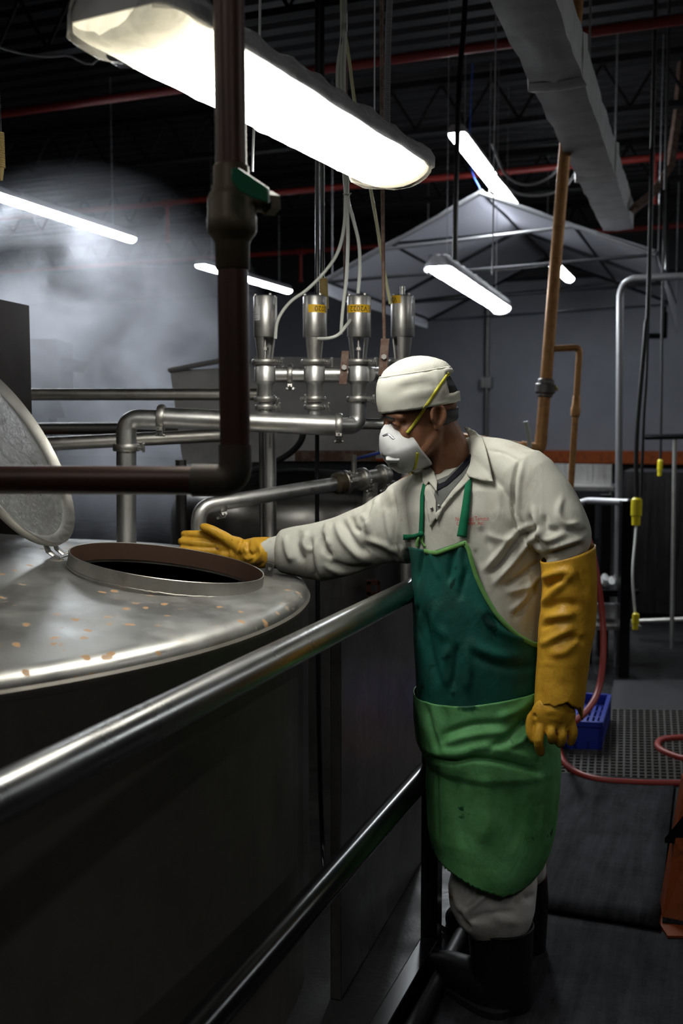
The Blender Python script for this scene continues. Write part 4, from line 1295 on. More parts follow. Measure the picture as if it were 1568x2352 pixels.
m_trim = cloth('apron_trim', (.16, .36, .11), (.1, .25, .06))
m_strap = cloth('apron_strap', (.008, .15, .07), (.006, .1, .05))
m_trouser = cloth('trouser_cotton', (.66, .65, .63), (.4, .35, .28), 9, .5, .8, .85, (.3, .15, .07), 13, .66, 1200, .35)
m_glove = cloth('yellow_rubber', (.62, .35, .035), (.5, .25, .025), 24, .45, .75, .38, (.28, .13, .02), 55, .72, 240, .35)
m_cap = cloth('cap_cotton', (.62, .62, .55), (.55, .53, .45), 12, .5, .8, .85, (.5, .3, .12), 34, .76, 900, .25, .15)
m_cap_mesh = cloth('cap_mesh', (.56, .56, .5), (.46, .46, .4), crease=.1)
vo2 = nd(m_cap_mesh, 'ShaderNodeTexVoronoi'); vo2.inputs['Scale'].default_value = 420; lk(m_cap_mesh, coord(m_cap_mesh), vo2.inputs['Vector'])
bump(m_cap_mesh, vo2.outputs['Distance'], .6, .0015)
m_mask = cloth('respirator_shell', (.72, .73, .74), (.66, .66, .66), 20, .5, .8, .7, (.55, .32, .18), 26, .77, 900, .1, .1)
m_mask_strap = mat('mask_elastic', (.55, .52, .04), .6)
m_boot = mat('rubber_boot', (.008, .008, .009), .35)
m_text = mat('embroidery_red', (.6, .015, .012), .6)

def meshdata(o):
    return o

def organic(name, mb, voxel, smooth_it, m, parent=None, loc=None, folds=None, rough_n=0, rough_s=9, keep=False):
    """one continuous skin over overlapping rounded pieces"""
    me = bpy.data.meshes.new('tmp')
    me.from_pydata([tuple(p) for p in mb.v], [], mb.f)
    bm = bmesh.new(); bm.from_mesh(me)
    bmesh.ops.recalc_face_normals(bm, faces=bm.faces)
    bm.to_mesh(me); bm.free()
    t = bpy.data.objects.new('tmp', me)
    COL.objects.link(t)
    r = t.modifiers.new('r', 'REMESH'); r.mode = 'VOXEL'; r.voxel_size = voxel
    s = t.modifiers.new('s', 'SMOOTH'); s.factor = .5; s.iterations = smooth_it
    dg = bpy.context.evaluated_depsgraph_get()
    ev = bpy.data.meshes.new_from_object(t.evaluated_get(dg))
    bpy.data.objects.remove(t)
    n = len(ev.vertices)
    V = np.empty(n * 3); ev.vertices.foreach_get('co', V); V = V.reshape(-1, 3)
    Nn = np.empty(n * 3); ev.vertices.foreach_get('normal', Nn); Nn = Nn.reshape(-1, 3)
    V = displace(V, Nn, folds, rough_n, rough_s)
    out = MB()
    out.v = [Vector(p) for p in V]
    out.f = [tuple(p.vertices) for p in ev.polygons]
    bpy.data.meshes.remove(ev)
    return obj(name, out, m, parent, True, loc, 0)

def displace(V, Nn, folds, rough_n=0, rough_s=9):
    """press folds and creases into a surface; fold: (polyline in the frame, width px, height m)"""
    q = V - np.array([0, 0, EYE])
    z = q[:, 1] * CT - q[:, 2] * ST
    px = 784 + F_PX * q[:, 0] / z
    py = 1176 - F_PX * (q[:, 1] * ST + q[:, 2] * CT) / z
    dirs = q / np.linalg.norm(q, axis=1)[:, None]
    fac = np.clip(-(Nn * dirs).sum(1) * 1.6 + .25, 0, 1)
    d = np.zeros(len(V))
    for f in folds or []:
        pl, w, amp = f[:3]
        w = w * .82
        pl = cr(pl, 5) if len(pl) > 2 else [np.array(p, float) for p in pl]
        m = len(pl) - 1
        best = np.full(len(V), 1e9); bt = np.zeros(len(V))
        for i in range(m):
            a, b = pl[i], pl[i + 1]
            ab = b - a
            t = np.clip(((px - a[0]) * ab[0] + (py - a[1]) * ab[1]) / (ab @ ab + 1e-9), 0, 1)
            dd = np.hypot(px - a[0] - ab[0] * t, py - a[1] - ab[1] * t)
            k = dd < best
            best = np.where(k, dd, best); bt = np.where(k, (i + t) / m, bt)
        tap = np.clip(np.minimum(bt, 1 - bt) * 4 + .12, 0, 1)
        d += amp * np.exp(-(best / w) ** 2) * tap * fac
    if rough_n:
        for i in range(len(V)):
            d[i] += rough_n * noise.noise(Vector(V[i]) * rough_s)
    return V + Nn * d[:, None]

def loft(rows, n=40, ex=2.25):
    """horizontal superellipse rings: (y, left px, right px, distance, half depth)"""
    mb = MB(); rs = []
    for (y, l, r, D, b) in rows:
        c = P((l + r) / 2, y, D); a = M((r - l) / 2, D)
        ring = []
        for i in range(n):
            t = 2 * pi * i / n
            ct, s2 = cos(t), sin(t)
            ring.append(c + Vector((a * abs(ct) ** (2 / ex) * (1 if ct > 0 else -1), b * abs(s2) ** (2 / ex) * (1 if s2 > 0 else -1), 0)))
        rs.append(ring)
    return mb.rings(rs)

def chain(mb, pts, radii, seg=16, k=4, asp=1.0, ref=None):
    """rounded limb through (px, py, D) joints"""
    if not isinstance(pts[0], Vector):
        pts = [P(*p) for p in pts]
    c = cr([tuple(p) + (r,) for p, r in zip(pts, radii)], k)
    mb.tube([Vector(q[:3]) for q in c], [float(q[3]) for q in c], seg, True, True, ref, asp)
    return mb

def table(rows, y):
    ys = [r[0] for r in rows]
    return [float(np.interp(y, ys, [r[k] for r in rows])) for k in range(1, len(rows[0]))]

# ---- head frame
HF = Vector((-.93, -.33, -.16)).normalized()
HL = Vector((.33, -.93, 0)).normalized(); HL = (HL - HF * HL.dot(HF)).normalized()
HU = HF.cross(HL)
if HU.z < 0: HU = -HU
HC = P(960, 932, 2.60)
def H(f, l, u): return HC + HF * f + HL * l + HU * u

# ---- body: one continuous surface inside the clothes
ROOT = Vector((.40, 2.56, 0))
mb = MB()
mb.sphere(H(-.008, 0, .004), .098, .076, .098, HF, HL, HU)
mb.sphere(H(.028, 0, -.072), .064, .062, .080, HF, HL, HU)
mb.sphere(H(.0, 0, -.06), .05, .064, .06, HF, HL, HU)
mb.sphere(H(.064, 0, -.130), .026, .028, .022, HF, HL, HU)
for sg in (-1, 1):
    chain(mb, [H(-.012, .050 * sg, -.078), H(.03, .040 * sg, -.116), H(.062, .012 * sg, -.132)], [.019, .019, .018])
    mb.sphere(H(.052, .040 * sg, -.062), .026, .018, .026, HF, HL, HU)
    chain(mb, [H(.091, .012 * sg, -.014), H(.085, .031 * sg, -.012), H(.071, .049 * sg, -.018)], [.010, .011, .010])
    mb.sphere(H(.079, .031 * sg, -.036), .0135, .0145, .0115, HF, HL, HU, 16, 10)
    # ear
    e = H(-.014, .073 * sg, -.030)
    pts = []
    for i in range(13):
        a = radians(-130 + 290 * i / 12)
        pts.append(e - HF * .018 * sin(a) + HU * (.027 * cos(a) * (1 if cos(a) < 0 else .92) + .003) + HL * sg * (.012 if abs(a) < 2 else .006))
    chain(mb, pts, [.0045] + [.0062] * 10 + [.006, .007], 8, 2)
    mb.sphere(e - HU * .026 + HF * .006 + HL * sg * .004, .010, .006, .012, HF, HL, HU, 12, 8)
    mb.sphere(e - HF * .004 + HL * sg * .0, .017, .006, .028, HF, HL, HU, 12, 8)
    chain(mb, [e + HF * .012 + HU * .012 + HL * sg * .003, e + HF * .013 - HU * .008 + HL * sg * .005], [.006, .006], 8)
chain(mb, [H(.09, 0, -.03), H(.094, 0, -.055), H(.098, 0, -.073)], [.009, .010, .012])
mb.sphere(H(.088, 0, -.105), .016, .024, .014, HF, HL, HU)
nk = [H(-.03, 0, -.045), P(1022, 1020, 2.62), P(1036, 1085, 2.65), P(1050, 1130, 2.66)]
chain(mb, nk, [.058, .0565, .061, .075])
chain(mb, [H(-.02, .05, -.06), P(1005, 1060, 2.585), P(1006, 1100, 2.59)], [.018, .016, .014])          # neck muscle
chain(mb, [(1050, 1110, 2.66), (1080, 1180, 2.63), (1100, 1350, 2.6), (1105, 1550, 2.58), (1110, 1700, 2.58)], [.08, .115, .115, .12, .13], 24)
chain(mb, [(1060, 1090, 2.67), (1150, 1075, 2.6), (1212, 1090, 2.53), (1290, 1250, 2.47), (1283, 1420, 2.44), (1275, 1600, 2.40), (1270, 1650, 2.39)], [.055, .045, .05, .042, .04, .03, .028])
chain(mb, [(1030, 1110, 2.69), (940, 1140, 2.72), (850, 1225, 2.79), (760, 1262, 2.86), (640, 1266, 2.94), (545, 1268, 2.98)], [.06, .055, .048, .043, .034, .028])
LF_L = [(1238, 1664, 2.372), (1237, 1700, 2.36), (1240, 1727, 2.372)]
FING_L = [([(1242, 1660, 2.375), (1236, 1700, 2.355), (1241, 1728, 2.372)], [.0125, .0122, .0112]),
          ([(1263, 1664, 2.37), (1266, 1686, 2.354), (1267, 1700, 2.366), (1266, 1698, 2.392)], [.0122, .0114, .0108, .0105]),
          ([(1288, 1664, 2.372), (1292, 1690, 2.358), (1287, 1709, 2.372), (1283, 1704, 2.396)], [.012, .0112, .0105, .010]),
          ([(1310, 1656, 2.38), (1317, 1682, 2.37), (1310, 1705, 2.382)], [.0115, .0108, .010])]
THUMB_L = ([(1244, 1632, 2.395), (1222, 1650, 2.392), (1219, 1680, 2.385), (1226, 1698, 2.378)], [.018, .0145, .013, .0115])
FING_R = [([(510, 1236, 2.965), (462, 1229, 2.96), (424, 1227, 2.965)], [.0135, .0138, .0122]),
          ([(505, 1252, 2.955), (455, 1248, 2.95), (417, 1244, 2.955)], [.0132, .0138, .0122]),
          ([(507, 1268, 2.95), (455, 1266, 2.945), (419, 1262, 2.95)], [.0132, .0132, .0118]),
          ([(512, 1283, 2.95), (466, 1283, 2.945), (434, 1280, 2.95)], [.012, .012, .011])]
THUMB_R = ([(548, 1260, 2.95), (520, 1238, 2.94), (490, 1220, 2.935), (468, 1211, 2.94)], [.021, .0185, .0155, .013])
for pts, rr in FING_L + [THUMB_L] + FING_R + [THUMB_R]:
    chain(mb, pts, [x * .62 for x in rr], 10)
chain(mb, [(1268, 1630, 2.39), (1270, 1668, 2.38)], [.028, .026], 12)
chain(mb, [(545, 1268, 2.975), (505, 1260, 2.955)], [.024, .02], 12)
chain(mb, [(1110, 1700, 2.57), (1130, 1850, 2.54), (1140, 2030, 2.5), (1148, 2200, 2.48), (1150, 2300, 2.48)], [.10, .085, .065, .052, .045])
chain(mb, [(1140, 1700, 2.62), (1190, 1850, 2.7), (1205, 2030, 2.75), (1206, 2150, 2.76), (1206, 2190, 2.76)], [.10, .08, .06, .05, .045])
person = organic('person', mb, .0042, 7, m_skin, None, ROOT)
tag(person, 'worker in white cap, respirator mask, green apron and yellow gloves reaching over the tank', 'person')

# eyebrows, eyelids
# hair under the cap
mb = MB(); rs = []
for u_, a, b, f0 in ((-.066, .060, .052, -.024), (-.045, .088, .071, -.014), (-.02, .097, .077, -.009), (.02, .1025, .080, -.008), (.06, .09, .07, -.008), (.09, .055, .045, -.008), (.104, .01, .01, -.008)):
    ring = []
    full = u_ > -.005
    for i in range(41):
        t = (pi * .47 + (2 * pi - 2 * pi * .47) * i / 40) if not full else 2 * pi * i / 40
        if not full: t = pi * .54 + (2 * pi - 2 * pi * .54) * i / 40
        ring.append(H(f0 + a * cos(t), b * sin(t), u_ + .002 * noise.noise(Vector((t * 9, u_ * 90, 0)))))
    rs.append(ring)
mbh = MB().rings(rs[:3], cap=False, closed=False)
mbh2 = MB().rings(rs[3:], cap=False, closed=False)
hh_ = obj('hair', mbh.add(mbh2.v, mbh2.f), m_hair, person)
solid(hh_, .003)

# ---- shirt
TOR = [(1008, 1076, 1135, 2.70, .035), (1030, 1050, 1175, 2.69, .055), (1058, 990, 1212, 2.672, .075), (1085, 950, 1240, 2.655, .10), (1120, 932, 1254, 2.635, .125),
       (1170, 930, 1258, 2.62, .133), (1230, 940, 1254, 2.61, .136), (1300, 950, 1248, 2.60, .14), (1400, 955, 1244, 2.59, .145), (1500, 960, 1240, 2.585, .15), (1600, 964, 1242, 2.58, .15), (1680, 970, 1250, 2.575, .15)]
mb = loft(TOR)
chain(mb, [(1080, 1042, 2.67), (1150, 1060, 2.6), (1212, 1098, 2.535)], [.045, .06, .072], 24)
chain(mb, [(1212, 1096, 2.535), (1250, 1150, 2.51), (1280, 1210, 2.48), (1294, 1252, 2.465), (1298, 1282, 2.46)], [.074, .077, .078, .070, .045], 28)
chain(mb, [(990, 1110, 2.69), (930, 1160, 2.72)], [.05, .07], 20)
rs = []
for (x_, t_, b_, D) in [(985, 1085, 1290, 2.69), (945, 1092, 1296, 2.71), (905, 1112, 1292, 2.74), (870, 1135, 1303, 2.765), (835, 1158, 1312, 2.80), (800, 1174, 1322, 2.82), (770, 1186, 1331, 2.845), (740, 1195, 1336, 2.87), (705, 1203, 1330, 2.895), (670, 1210, 1322, 2.92), (645, 1216, 1316, 2.935), (636, 1226, 1308, 2.94)]:
    c = P(x_, (t_ + b_) / 2, D); h = M((b_ - t_) / 2, D); dep = h * .82
    rs.append([c + Vector((.12 * dep * sin(2 * pi * i / 32), dep * sin(2 * pi * i / 32), h * cos(2 * pi * i / 32))) for i in range(32)])
mb.rings(rs)
shirt_folds = [
    # outstretched sleeve
    ([(690, 1215), (678, 1245), (688, 1275), (700, 1290)], 10, -.010), ([(705, 1218), (700, 1250), (715, 1268)], 9, .008), ([(655, 1230), (660, 1265), (672, 1290)], 9, .008),
    ([(713, 1232), (714, 1290), (727, 1335)], 8, -.012), ([(722, 1235), (728, 1290), (742, 1330)], 10, .006),
    ([(748, 1225), (742, 1255), (755, 1272), (762, 1272)], 8, -.012), ([(755, 1198), (748, 1225), (756, 1255)], 9, .009),
    ([(785, 1195), (800, 1225), (820, 1255), (850, 1275)], 9, -.011), ([(770, 1195), (785, 1235), (810, 1265), (840, 1292)], 10, .008),
    ([(808, 1185), (812, 1210), (830, 1222)], 8, -.009), ([(830, 1180), (845, 1205), (842, 1225)], 9, .007), ([(870, 1140), (855, 1180), (842, 1215)], 9, .008), ([(858, 1145), (846, 1180), (835, 1205)], 7, -.006),
    ([(760, 1290), (800, 1305), (860, 1302)], 9, -.008), ([(830, 1250), (870, 1265), (915, 1290)], 9, -.010), ([(840, 1240), (880, 1252), (915, 1270)], 10, .007),
    ([(740, 1296), (790, 1318), (850, 1308)], 9, .006), ([(885, 1165), (890, 1210), (902, 1255)], 7, .005), ([(900, 1115), (909, 1180), (905, 1240), (918, 1275)], 3.5, -.007), ([(913, 1110), (918, 1180), (914, 1240)], 6, .004),
    ([(930, 1140), (926, 1190), (932, 1240)], 9, -.005), ([(935, 1260), (938, 1285), (945, 1305)], 7, -.010), ([(922, 1250), (930, 1280), (940, 1302)], 6, .006),
    # chest and yoke
    ([(1118, 1034), (1160, 1042), (1196, 1062)], 2.5, -.005), ([(1196, 1050), (1180, 1100), (1178, 1160), (1190, 1215), (1210, 1250)], 5, -.009), ([(1205, 1050), (1194, 1100), (1192, 1160), (1202, 1200)], 6, .004),
    ([(1240, 1205), (1190, 1240), (1155, 1290), (1122, 1320)], 7, -.013), ([(1250, 1215), (1210, 1250), (1170, 1300), (1130, 1345)], 9, .010), ([(1222, 1205), (1180, 1225), (1140, 1275), (1110, 1310)], 8, .009),
    ([(1240, 1290), (1200, 1320), (1160, 1345)], 7, -.011), ([(1245, 1310), (1215, 1345), (1160, 1362)], 8, .007), ([(1110, 1225), (1150, 1240), (1190, 1235)], 9, .006), ([(1090, 1260), (1105, 1300)], 6, -.005),
    ([(1235, 1330), (1215, 1380), (1180, 1420)], 8, -.008), ([(1215, 1320), (1205, 1370), (1170, 1405)], 8, .006), ([(1140, 1120), (1150, 1170), (1180, 1210)], 12, .004), ([(1100, 1210), (1130, 1260)], 8, -.006),
    # left sleeve
    ([(1225, 1160), (1235, 1205), (1255, 1240), (1300, 1225)], 8, .009), ([(1215, 1180), (1222, 1225), (1238, 1262)], 7, -.010), ([(1250, 1180), (1255, 1215), (1290, 1215)], 8, -.010), ([(1290, 1140), (1282, 1180), (1300, 1205), (1330, 1200)], 8, .008),
    ([(1300, 1215), (1330, 1222), (1348, 1215)], 7, -.008), ([(1260, 1260), (1300, 1248), (1340, 1235)], 7, .011), ([(1250, 1275), (1295, 1265), (1342, 1250)], 5, -.010), ([(1242, 1295), (1290, 1282), (1340, 1264)], 6, .010),
]
shirt = organic('shirt', mb, .0048, 5, m_shirt, person, None, shirt_folds, .0018, 16)
lab(shirt, 'long-sleeved off-white work shirt with food stains')

def bvh_of(objs):
    vs, fs = [], []
    for o in objs:
        org = ORG[o.name]; b = len(vs)
        vs += [v_.co + org for v_ in o.data.vertices]
        fs += [tuple(i + b for i in p.vertices) for p in o.data.polygons]
    return BVHTree.FromPolygons(vs, fs)

def drape_pts(pxs, bvh, off):
    """points of an outline laid on the surface seen there"""
    ds = []
    for x_, y_ in pxs:
        d = ray(x_, y_)
        h, n_, i_, dist = bvh.ray_cast(Vector((0, 0, EYE)), d)
        ds.append(dist)
    good = [(p, d) for p, d in zip(pxs, ds) if d is not None]
    med = sorted(d for p, d in good)[len(good) // 2] if good else 2.55
    out = []
    for (x_, y_), dist in zip(pxs, ds):
        if dist is None or abs(dist - med) > .15:
            near = sorted(good, key=lambda g: (g[0][0] - x_) ** 2 + (g[0][1] - y_) ** 2 + (1e5 if abs(g[1] - med) > .15 else 0))
            dist = near[0][1] if near else med
        out.append((x_, y_, dist))
    return [Vector((0, 0, EYE)) + ray(x_, y_) * (dist - (off(x_, y_) if callable(off) else off)) for x_, y_, dist in out]

def drape(name, poly, bvh, off, m, parent, th=.002, step=5, smoothed=True):
    poly = [tuple(map(float, p)) for p in poly]
    b = []
    for i in range(len(poly)):
        a, c = poly[i], poly[(i + 1) % len(poly)]
        k = max(1, int(math.dist(a, c) / step))
        b += [(a[0] + (c[0] - a[0]) * j / k, a[1] + (c[1] - a[1]) * j / k) for j in range(k)]
    xs = [p[0] for p in b]; ys = [p[1] for p in b]
    inner = []
    y_ = min(ys) + step
    while y_ < max(ys):
        x_ = min(xs) + step
        while x_ < max(xs):
            inside = False
            for i in range(len(b)):
                (x1, y1), (x2, y2) = b[i], b[(i + 1) % len(b)]
                if (y1 > y_) != (y2 > y_) and x_ < (x2 - x1) * (y_ - y1) / (y2 - y1) + x1:
                    inside = not inside
            if inside and min((p[0] - x_) ** 2 + (p[1] - y_) ** 2 for p in b) > (step * .5) ** 2:
                inner.append((x_, y_))
            x_ += step
        y_ += step
    n = len(b)
    res = delaunay_2d_cdt([Vector(p) for p in b + inner], [(i, (i + 1) % n) for i in range(n)], [list(range(n))], 1, .01)
    vs = [tuple(p) for p in res[0]]
    mbx = MB().add(drape_pts(vs, bvh, off), [tuple(f) for f in res[2]])
    o = obj(name, mbx, m, parent, True, None, 0)
    solid(o, th, 0)
    return o

def strip(name, path, w, bvh, off, m, parent, th=.0015):
    pts = cr(path, 6) if len(path) > 2 else [np.array(path[0], float) * (1 - t) + np.array(path[1], float) * t for t in [i / 8 for i in range(9)]]
    L_, R_ = [], []
    for i, p in enumerate(pts):
        a = pts[max(0, i - 1)]; c = pts[min(len(pts) - 1, i + 1)]
        d = (c - a)[:2]; d = d / (np.hypot(*d) + 1e-9)
        ww = w if not isinstance(w, tuple) else w[0] + (w[1] - w[0]) * i / (len(pts) - 1)
        L_.append((p[0] - d[1] * ww / 2, p[1] + d[0] * ww / 2)); R_.append((p[0] + d[1] * ww / 2, p[1] - d[0] * ww / 2))
    Cn = [tuple(p[:2]) for p in pts]
    all_ = drape_pts(L_ + Cn + R_, bvh, off)
    n = len(pts)
    mbx = MB().rings([all_[:n], all_[n:2 * n], all_[2 * n:]], cap=False, closed=False)
    o = obj(name, mbx, m, parent, True, None, 0)
    solid(o, th, 0)
    return o

bv_p = bvh_of([person])
drape('eyebrow', [(871, 961), (876, 956), (885, 954), (896, 957), (906, 963), (895, 962), (884, 960), (876, 963)], bv_p, .0015, m_hair, person, .002, 3)
drape('eyelid', [(889, 974), (896, 971), (905, 973), (909, 976), (901, 976.5), (894, 977)], bv_p, .001, mat('lash_dark', (.05, .02, .015), .4), person, .0012, 2)  # dark sliver of the closed eye and its lashes
bv_s = bvh_of([shirt])
bv_sp = bvh_of([shirt, person])
drape('undershirt', [(1001, 1104), (1030, 1092), (1062, 1062), (1084, 1050), (1082, 1078), (1058, 1104), (1030, 1140), (1010, 1172), (999, 1182), (997, 1140)], bv_sp, .002, m_undershirt, shirt)
drape('tee_neckline', [(996, 1100), (1008, 1112), (1022, 1106), (1052, 1076), (1080, 1042), (1084, 1056), (1060, 1086), (1026, 1116), (1006, 1126), (997, 1120)], bv_sp, .0045, m_tee, shirt)
sh2 = drape('lapel', [(1081, 1072), (1086, 1094), (1070, 1110), (1040, 1140), (1016, 1170), (1003, 1196), (998, 1182), (1010, 1166), (1036, 1130), (1062, 1100)], bv_sp, .008, m_shirt, shirt, .003)
drape('lapel', [(976, 1108), (990, 1120), (1001, 1150), (1001, 1190), (988, 1210), (980, 1170), (974, 1130)], bv_sp, .006, m_shirt, shirt, .003)
c1_ = drape('collar', [(1064, 979), (1076, 982), (1092, 992), (1108, 1006), (1115, 1030), (1122, 1062), (1132, 1107), (1104, 1103), (1077, 1095), (1071, 1086), (1078, 1070), (1083, 1046), (1082, 1020), (1075, 1000)], bv_sp, lambda x_, y_: .012 + .012 * max(0, min(1, (y_ - 990) / 80)), m_shirt, shirt, .004)
c2_ = drape('collar', [(973, 1062), (984, 1068), (996, 1084), (1004, 1106), (1002, 1130), (994, 1118), (984, 1106), (977, 1116), (971, 1108), (968, 1086)], bv_sp, .012, m_shirt, shirt, .004)
for (x_, y_) in ((991, 1168), (1008, 1163)):
    pp = drape_pts([(x_, y_)], bv_sp, .012)[0]
    obj('snap_button', MB().sphere(pp, .0045, .0025, .0045, seg=12, rows=8), m_steel, shirt)
# embroidered name
for s_txt, cx_, cy_, wpx, hpx, rot in (('Northeast Tomato', 1084, 1192, 76, 14, -.02), ('COMPANY, INC.', 1081, 1203, 66, 10, -.02)):
    vs, fs = text_mesh(s_txt, 1.0)
    x0 = min(p.x for p in vs); x1 = max(p.x for p in vs)
    sc_ = wpx / (x1 - x0)
    pxs = []
    for p in vs:
        X = (p.x - (x0 + x1) / 2) * sc_; Y = -p.y * hpx * .95
        pxs.append((cx_ + X * cos(rot) - Y * sin(rot), cy_ + X * sin(rot) + Y * cos(rot)))
    o = obj('embroidery', MB().add(drape_pts(pxs, bv_s, .0055), fs), m_text, shirt, False)

# ---- apron
HULL = [(1200, 936, 1258, 2.61, .138), (1256, 943, 1254, 2.605, .142), (1300, 950, 1251, 2.60, .145), (1400, 952, 1248, 2.59, .152), (1500, 957, 1246, 2.583, .157), (1590, 961, 1248, 2.578, .16),
        (1650, 961, 1262, 2.572, .166), (1700, 966, 1270, 2.568, .172), (1738, 984, 1273, 2.562, .170), (1752, 990, 1274, 2.56, .162), (1800, 988, 1271, 2.556, .158), (1850, 990, 1266, 2.552, .158), (1900, 992, 1258, 2.548, .157), (1930, 998, 1250, 2.546, .156), (1960, 1003, 1237, 2.543, .155), (1985, 1006, 1216, 2.541, .154), (2010, 1008, 1190, 2.54, .153)]
def hull(y, ph, off):
    l, r, D, b = table(HULL, y)
    c = P((l + r) / 2, y, D); a = M((r - l) / 2, D) + off
    ex = 2.2
    ct, s2 = cos(ph), sin(ph)
    return c + Vector((a * abs(ct) ** (2 / ex) * (1 if ct > 0 else -1), -(b + off) * abs(s2) ** (2 / ex) * (1 if s2 > 0 else -1), 0))
def phi_of(x, y, off=.006):
    lo_, hi_ = 0.0, pi
    for _ in range(40):
        md_ = (lo_ + hi_) / 2
        if proj(hull(y, md_, off))[0] > x: lo_ = md_
        else: hi_ = md_
    return (lo_ + hi_) / 2
TOPX = [942, 950, 962, 975, 988, 1002, 1030, 1068, 1078, 1086, 1095, 1105, 1120, 1140, 1160, 1190, 1225, 1250]
TOPY = [1257, 1254, 1252, 1252, 1255, 1254, 1243, 1229, 1244, 1272, 1300, 1322, 1350, 1380, 1402, 1430, 1452, 1462]
def cloth_sheet(name, cols, topf, botf, off, m, rows=90, folds=None, parent=person, th=.0025, jag=0, xref=1350):
    G = []
    for ph in cols:
        x_, _y = proj(hull(xref, ph, off))
        y0, y1 = topf(ph, x_), botf(ph, x_)
        y1 += jag * noise.noise(Vector((ph * 25, 0, 3)))
        G.append([hull(y0 + (y1 - y0) * i / rows, ph, off) for i in range(rows + 1)])
    n, k = len(G), rows + 1
    V = np.array([[tuple(p) for p in c] for c in G])
    du_ = np.gradient(V, axis=0); dv_ = np.gradient(V, axis=1)
    Nn = np.cross(du_.reshape(-1, 3), dv_.reshape(-1, 3)); Nn /= np.linalg.norm(Nn, axis=1)[:, None] + 1e-9
    cen = np.array([tuple(P(1110, 1500, 2.58))])
    flat = V.reshape(-1, 3)
    sgn = np.sign((Nn * (flat - cen) * np.array([1, 1, 0])).sum(1)); Nn *= np.where(sgn == 0, 1, sgn)[:, None]
    W_ = displace(flat, Nn, folds, .002, 11)
    mbx = MB()
    mbx.v = [Vector(p) for p in W_]
    mbx.f = [(i * k + j, i * k + j + 1, (i + 1) * k + j + 1, (i + 1) * k + j) for i in range(n - 1) for j in range(k - 1)]
    o = obj(name, mbx, m, parent, True, None, 0)
    solid(o, th, 0)
    return o, W_.reshape(n, k, 3)
colsA = [(-.35) + (pi + .55 + .35) * i / 110 for i in range(111)]
topA = lambda ph, x_: float(np.interp(x_, TOPX, TOPY)) if ph < pi else 1257 + 40 * (ph - pi)
if True:
    cb = [ph for ph in [(-.35) + (pi + .9) * i / 150 for i in range(151)]]
bib_folds = [([(1045, 1250), (1038, 1290), (1030, 1340)], 8, -.008), ([(1058, 1245), (1054, 1290), (1060, 1340)], 10, .006), ([(1075, 1300), (1062, 1340), (1055, 1380)], 8, -.006),
             ([(985, 1262), (1000, 1300), (1010, 1330)], 8, .004), ([(975, 1262), (966, 1300), (960, 1340)], 5, -.007), ([(1100, 1420), (1160, 1430), (1220, 1470)], 10, -.006), ([(1090, 1400), (1150, 1450), (1225, 1475)], 14, .006),
             ([(1070, 1470), (1120, 1500), (1200, 1510)], 16, .006), ([(1080, 1500), (1150, 1530), (1230, 1530)], 12, -.006), ([(1030, 1480), (1020, 1530), (1028, 1580)], 10, .007), ([(1050, 1480), (1045, 1530), (1038, 1585)], 8, -.008), ([(1070, 1480), (1075, 1540), (1070, 1585)], 10, .006),
             ([(975, 1400), (985, 1480), (1005, 1570)], 12, -.008), ([(960, 1390), (955, 1420), (962, 1470)], 7, -.008), ([(1010, 1380), (1000, 1430), (1030, 1470)], 14, .005)]
apron = empty_parent = None
bib, _ = cloth_sheet('apron_bib', cb, topA, lambda ph, x_: 1604, .007, m_bib, 70, bib_folds)
lab(bib, 'dark teal bib of the apron, stained')
def trim_strip(name, x0, x1, w, off):
    rs = []
    n = 70
    for i in range(n + 1):
        x_ = x0 + (x1 - x0) * i / n
        y_ = float(np.interp(x_, TOPX, TOPY))
        x2_ = x0 + (x1 - x0) * (i + .5) / n; 
        t_ = np.array([1.0, (float(np.interp(x_ + 2, TOPX, TOPY)) - float(np.interp(x_ - 2, TOPX, TOPY))) / 4]); t_ /= np.hypot(*t_)
        nx_, ny_ = -t_[1], t_[0]
        row = []
        for k in (-.25, .4, 1.0):
            xx, yy = x_ + nx_ * w * k, y_ + ny_ * w * k
            row.append(hull(yy, phi_of(xx, yy, off), off))
        rs.append(row)
    o = obj(name, MB().rings(rs, cap=False, closed=False), m_trim, bib, True, None, 0)
    solid(o, .0035, 0)
    return o
trim_strip('edge_binding', 974, 1070, 8, .0105)
trim_strip('edge_binding', 1066, 1246, 8, .0105)
skirt_folds = [([(985, 1742), (1040, 1750), (1090, 1742), (1160, 1752), (1240, 1775)], 7, -.014), ([(990, 1725), (1050, 1730), (1120, 1715), (1230, 1745)], 14, .008), ([(1010, 1690), (1080, 1665), (1160, 1660)], 9, -.007), ([(1000, 1715), (1080, 1690), (1170, 1680)], 9, .006),
               ([(1120, 1720), (1170, 1690), (1215, 1640)], 10, -.010), ([(1140, 1650), (1190, 1630), (1225, 1600)], 12, .008), ([(1160, 1715), (1200, 1700), (1215, 1660)], 8, .007), ([(975, 1610), (990, 1680), (1010, 1735)], 9, -.009),
               ([(1020, 1620), (1025, 1680), (1015, 1720)], 12, -.006), ([(1060, 1770), (1050, 1850), (1065, 1950)], 18, -.005), ([(1005, 1760), (1004, 1850), (1008, 1940)], 4, -.007), ([(1110, 1780), (1120, 1860), (1110, 1940)], 22, .006), ([(1180, 1790), (1190, 1870), (1180, 1950)], 18, -.004), ([(1240, 1780), (1248, 1850), (1240, 1930)], 10, .004)]
topS = lambda ph, x_: float(np.interp(x_, [985, 1100, 1270], [1592, 1582, 1558]))
botS = lambda ph, x_: float(np.interp(x_, [975, 985, 1000, 1100, 1190, 1230, 1282], [1925, 1938, 1950, 1975, 1993, 1990, 1978]))
cs = [(.04) + (pi + .55) * i / 130 for i in range(131)]
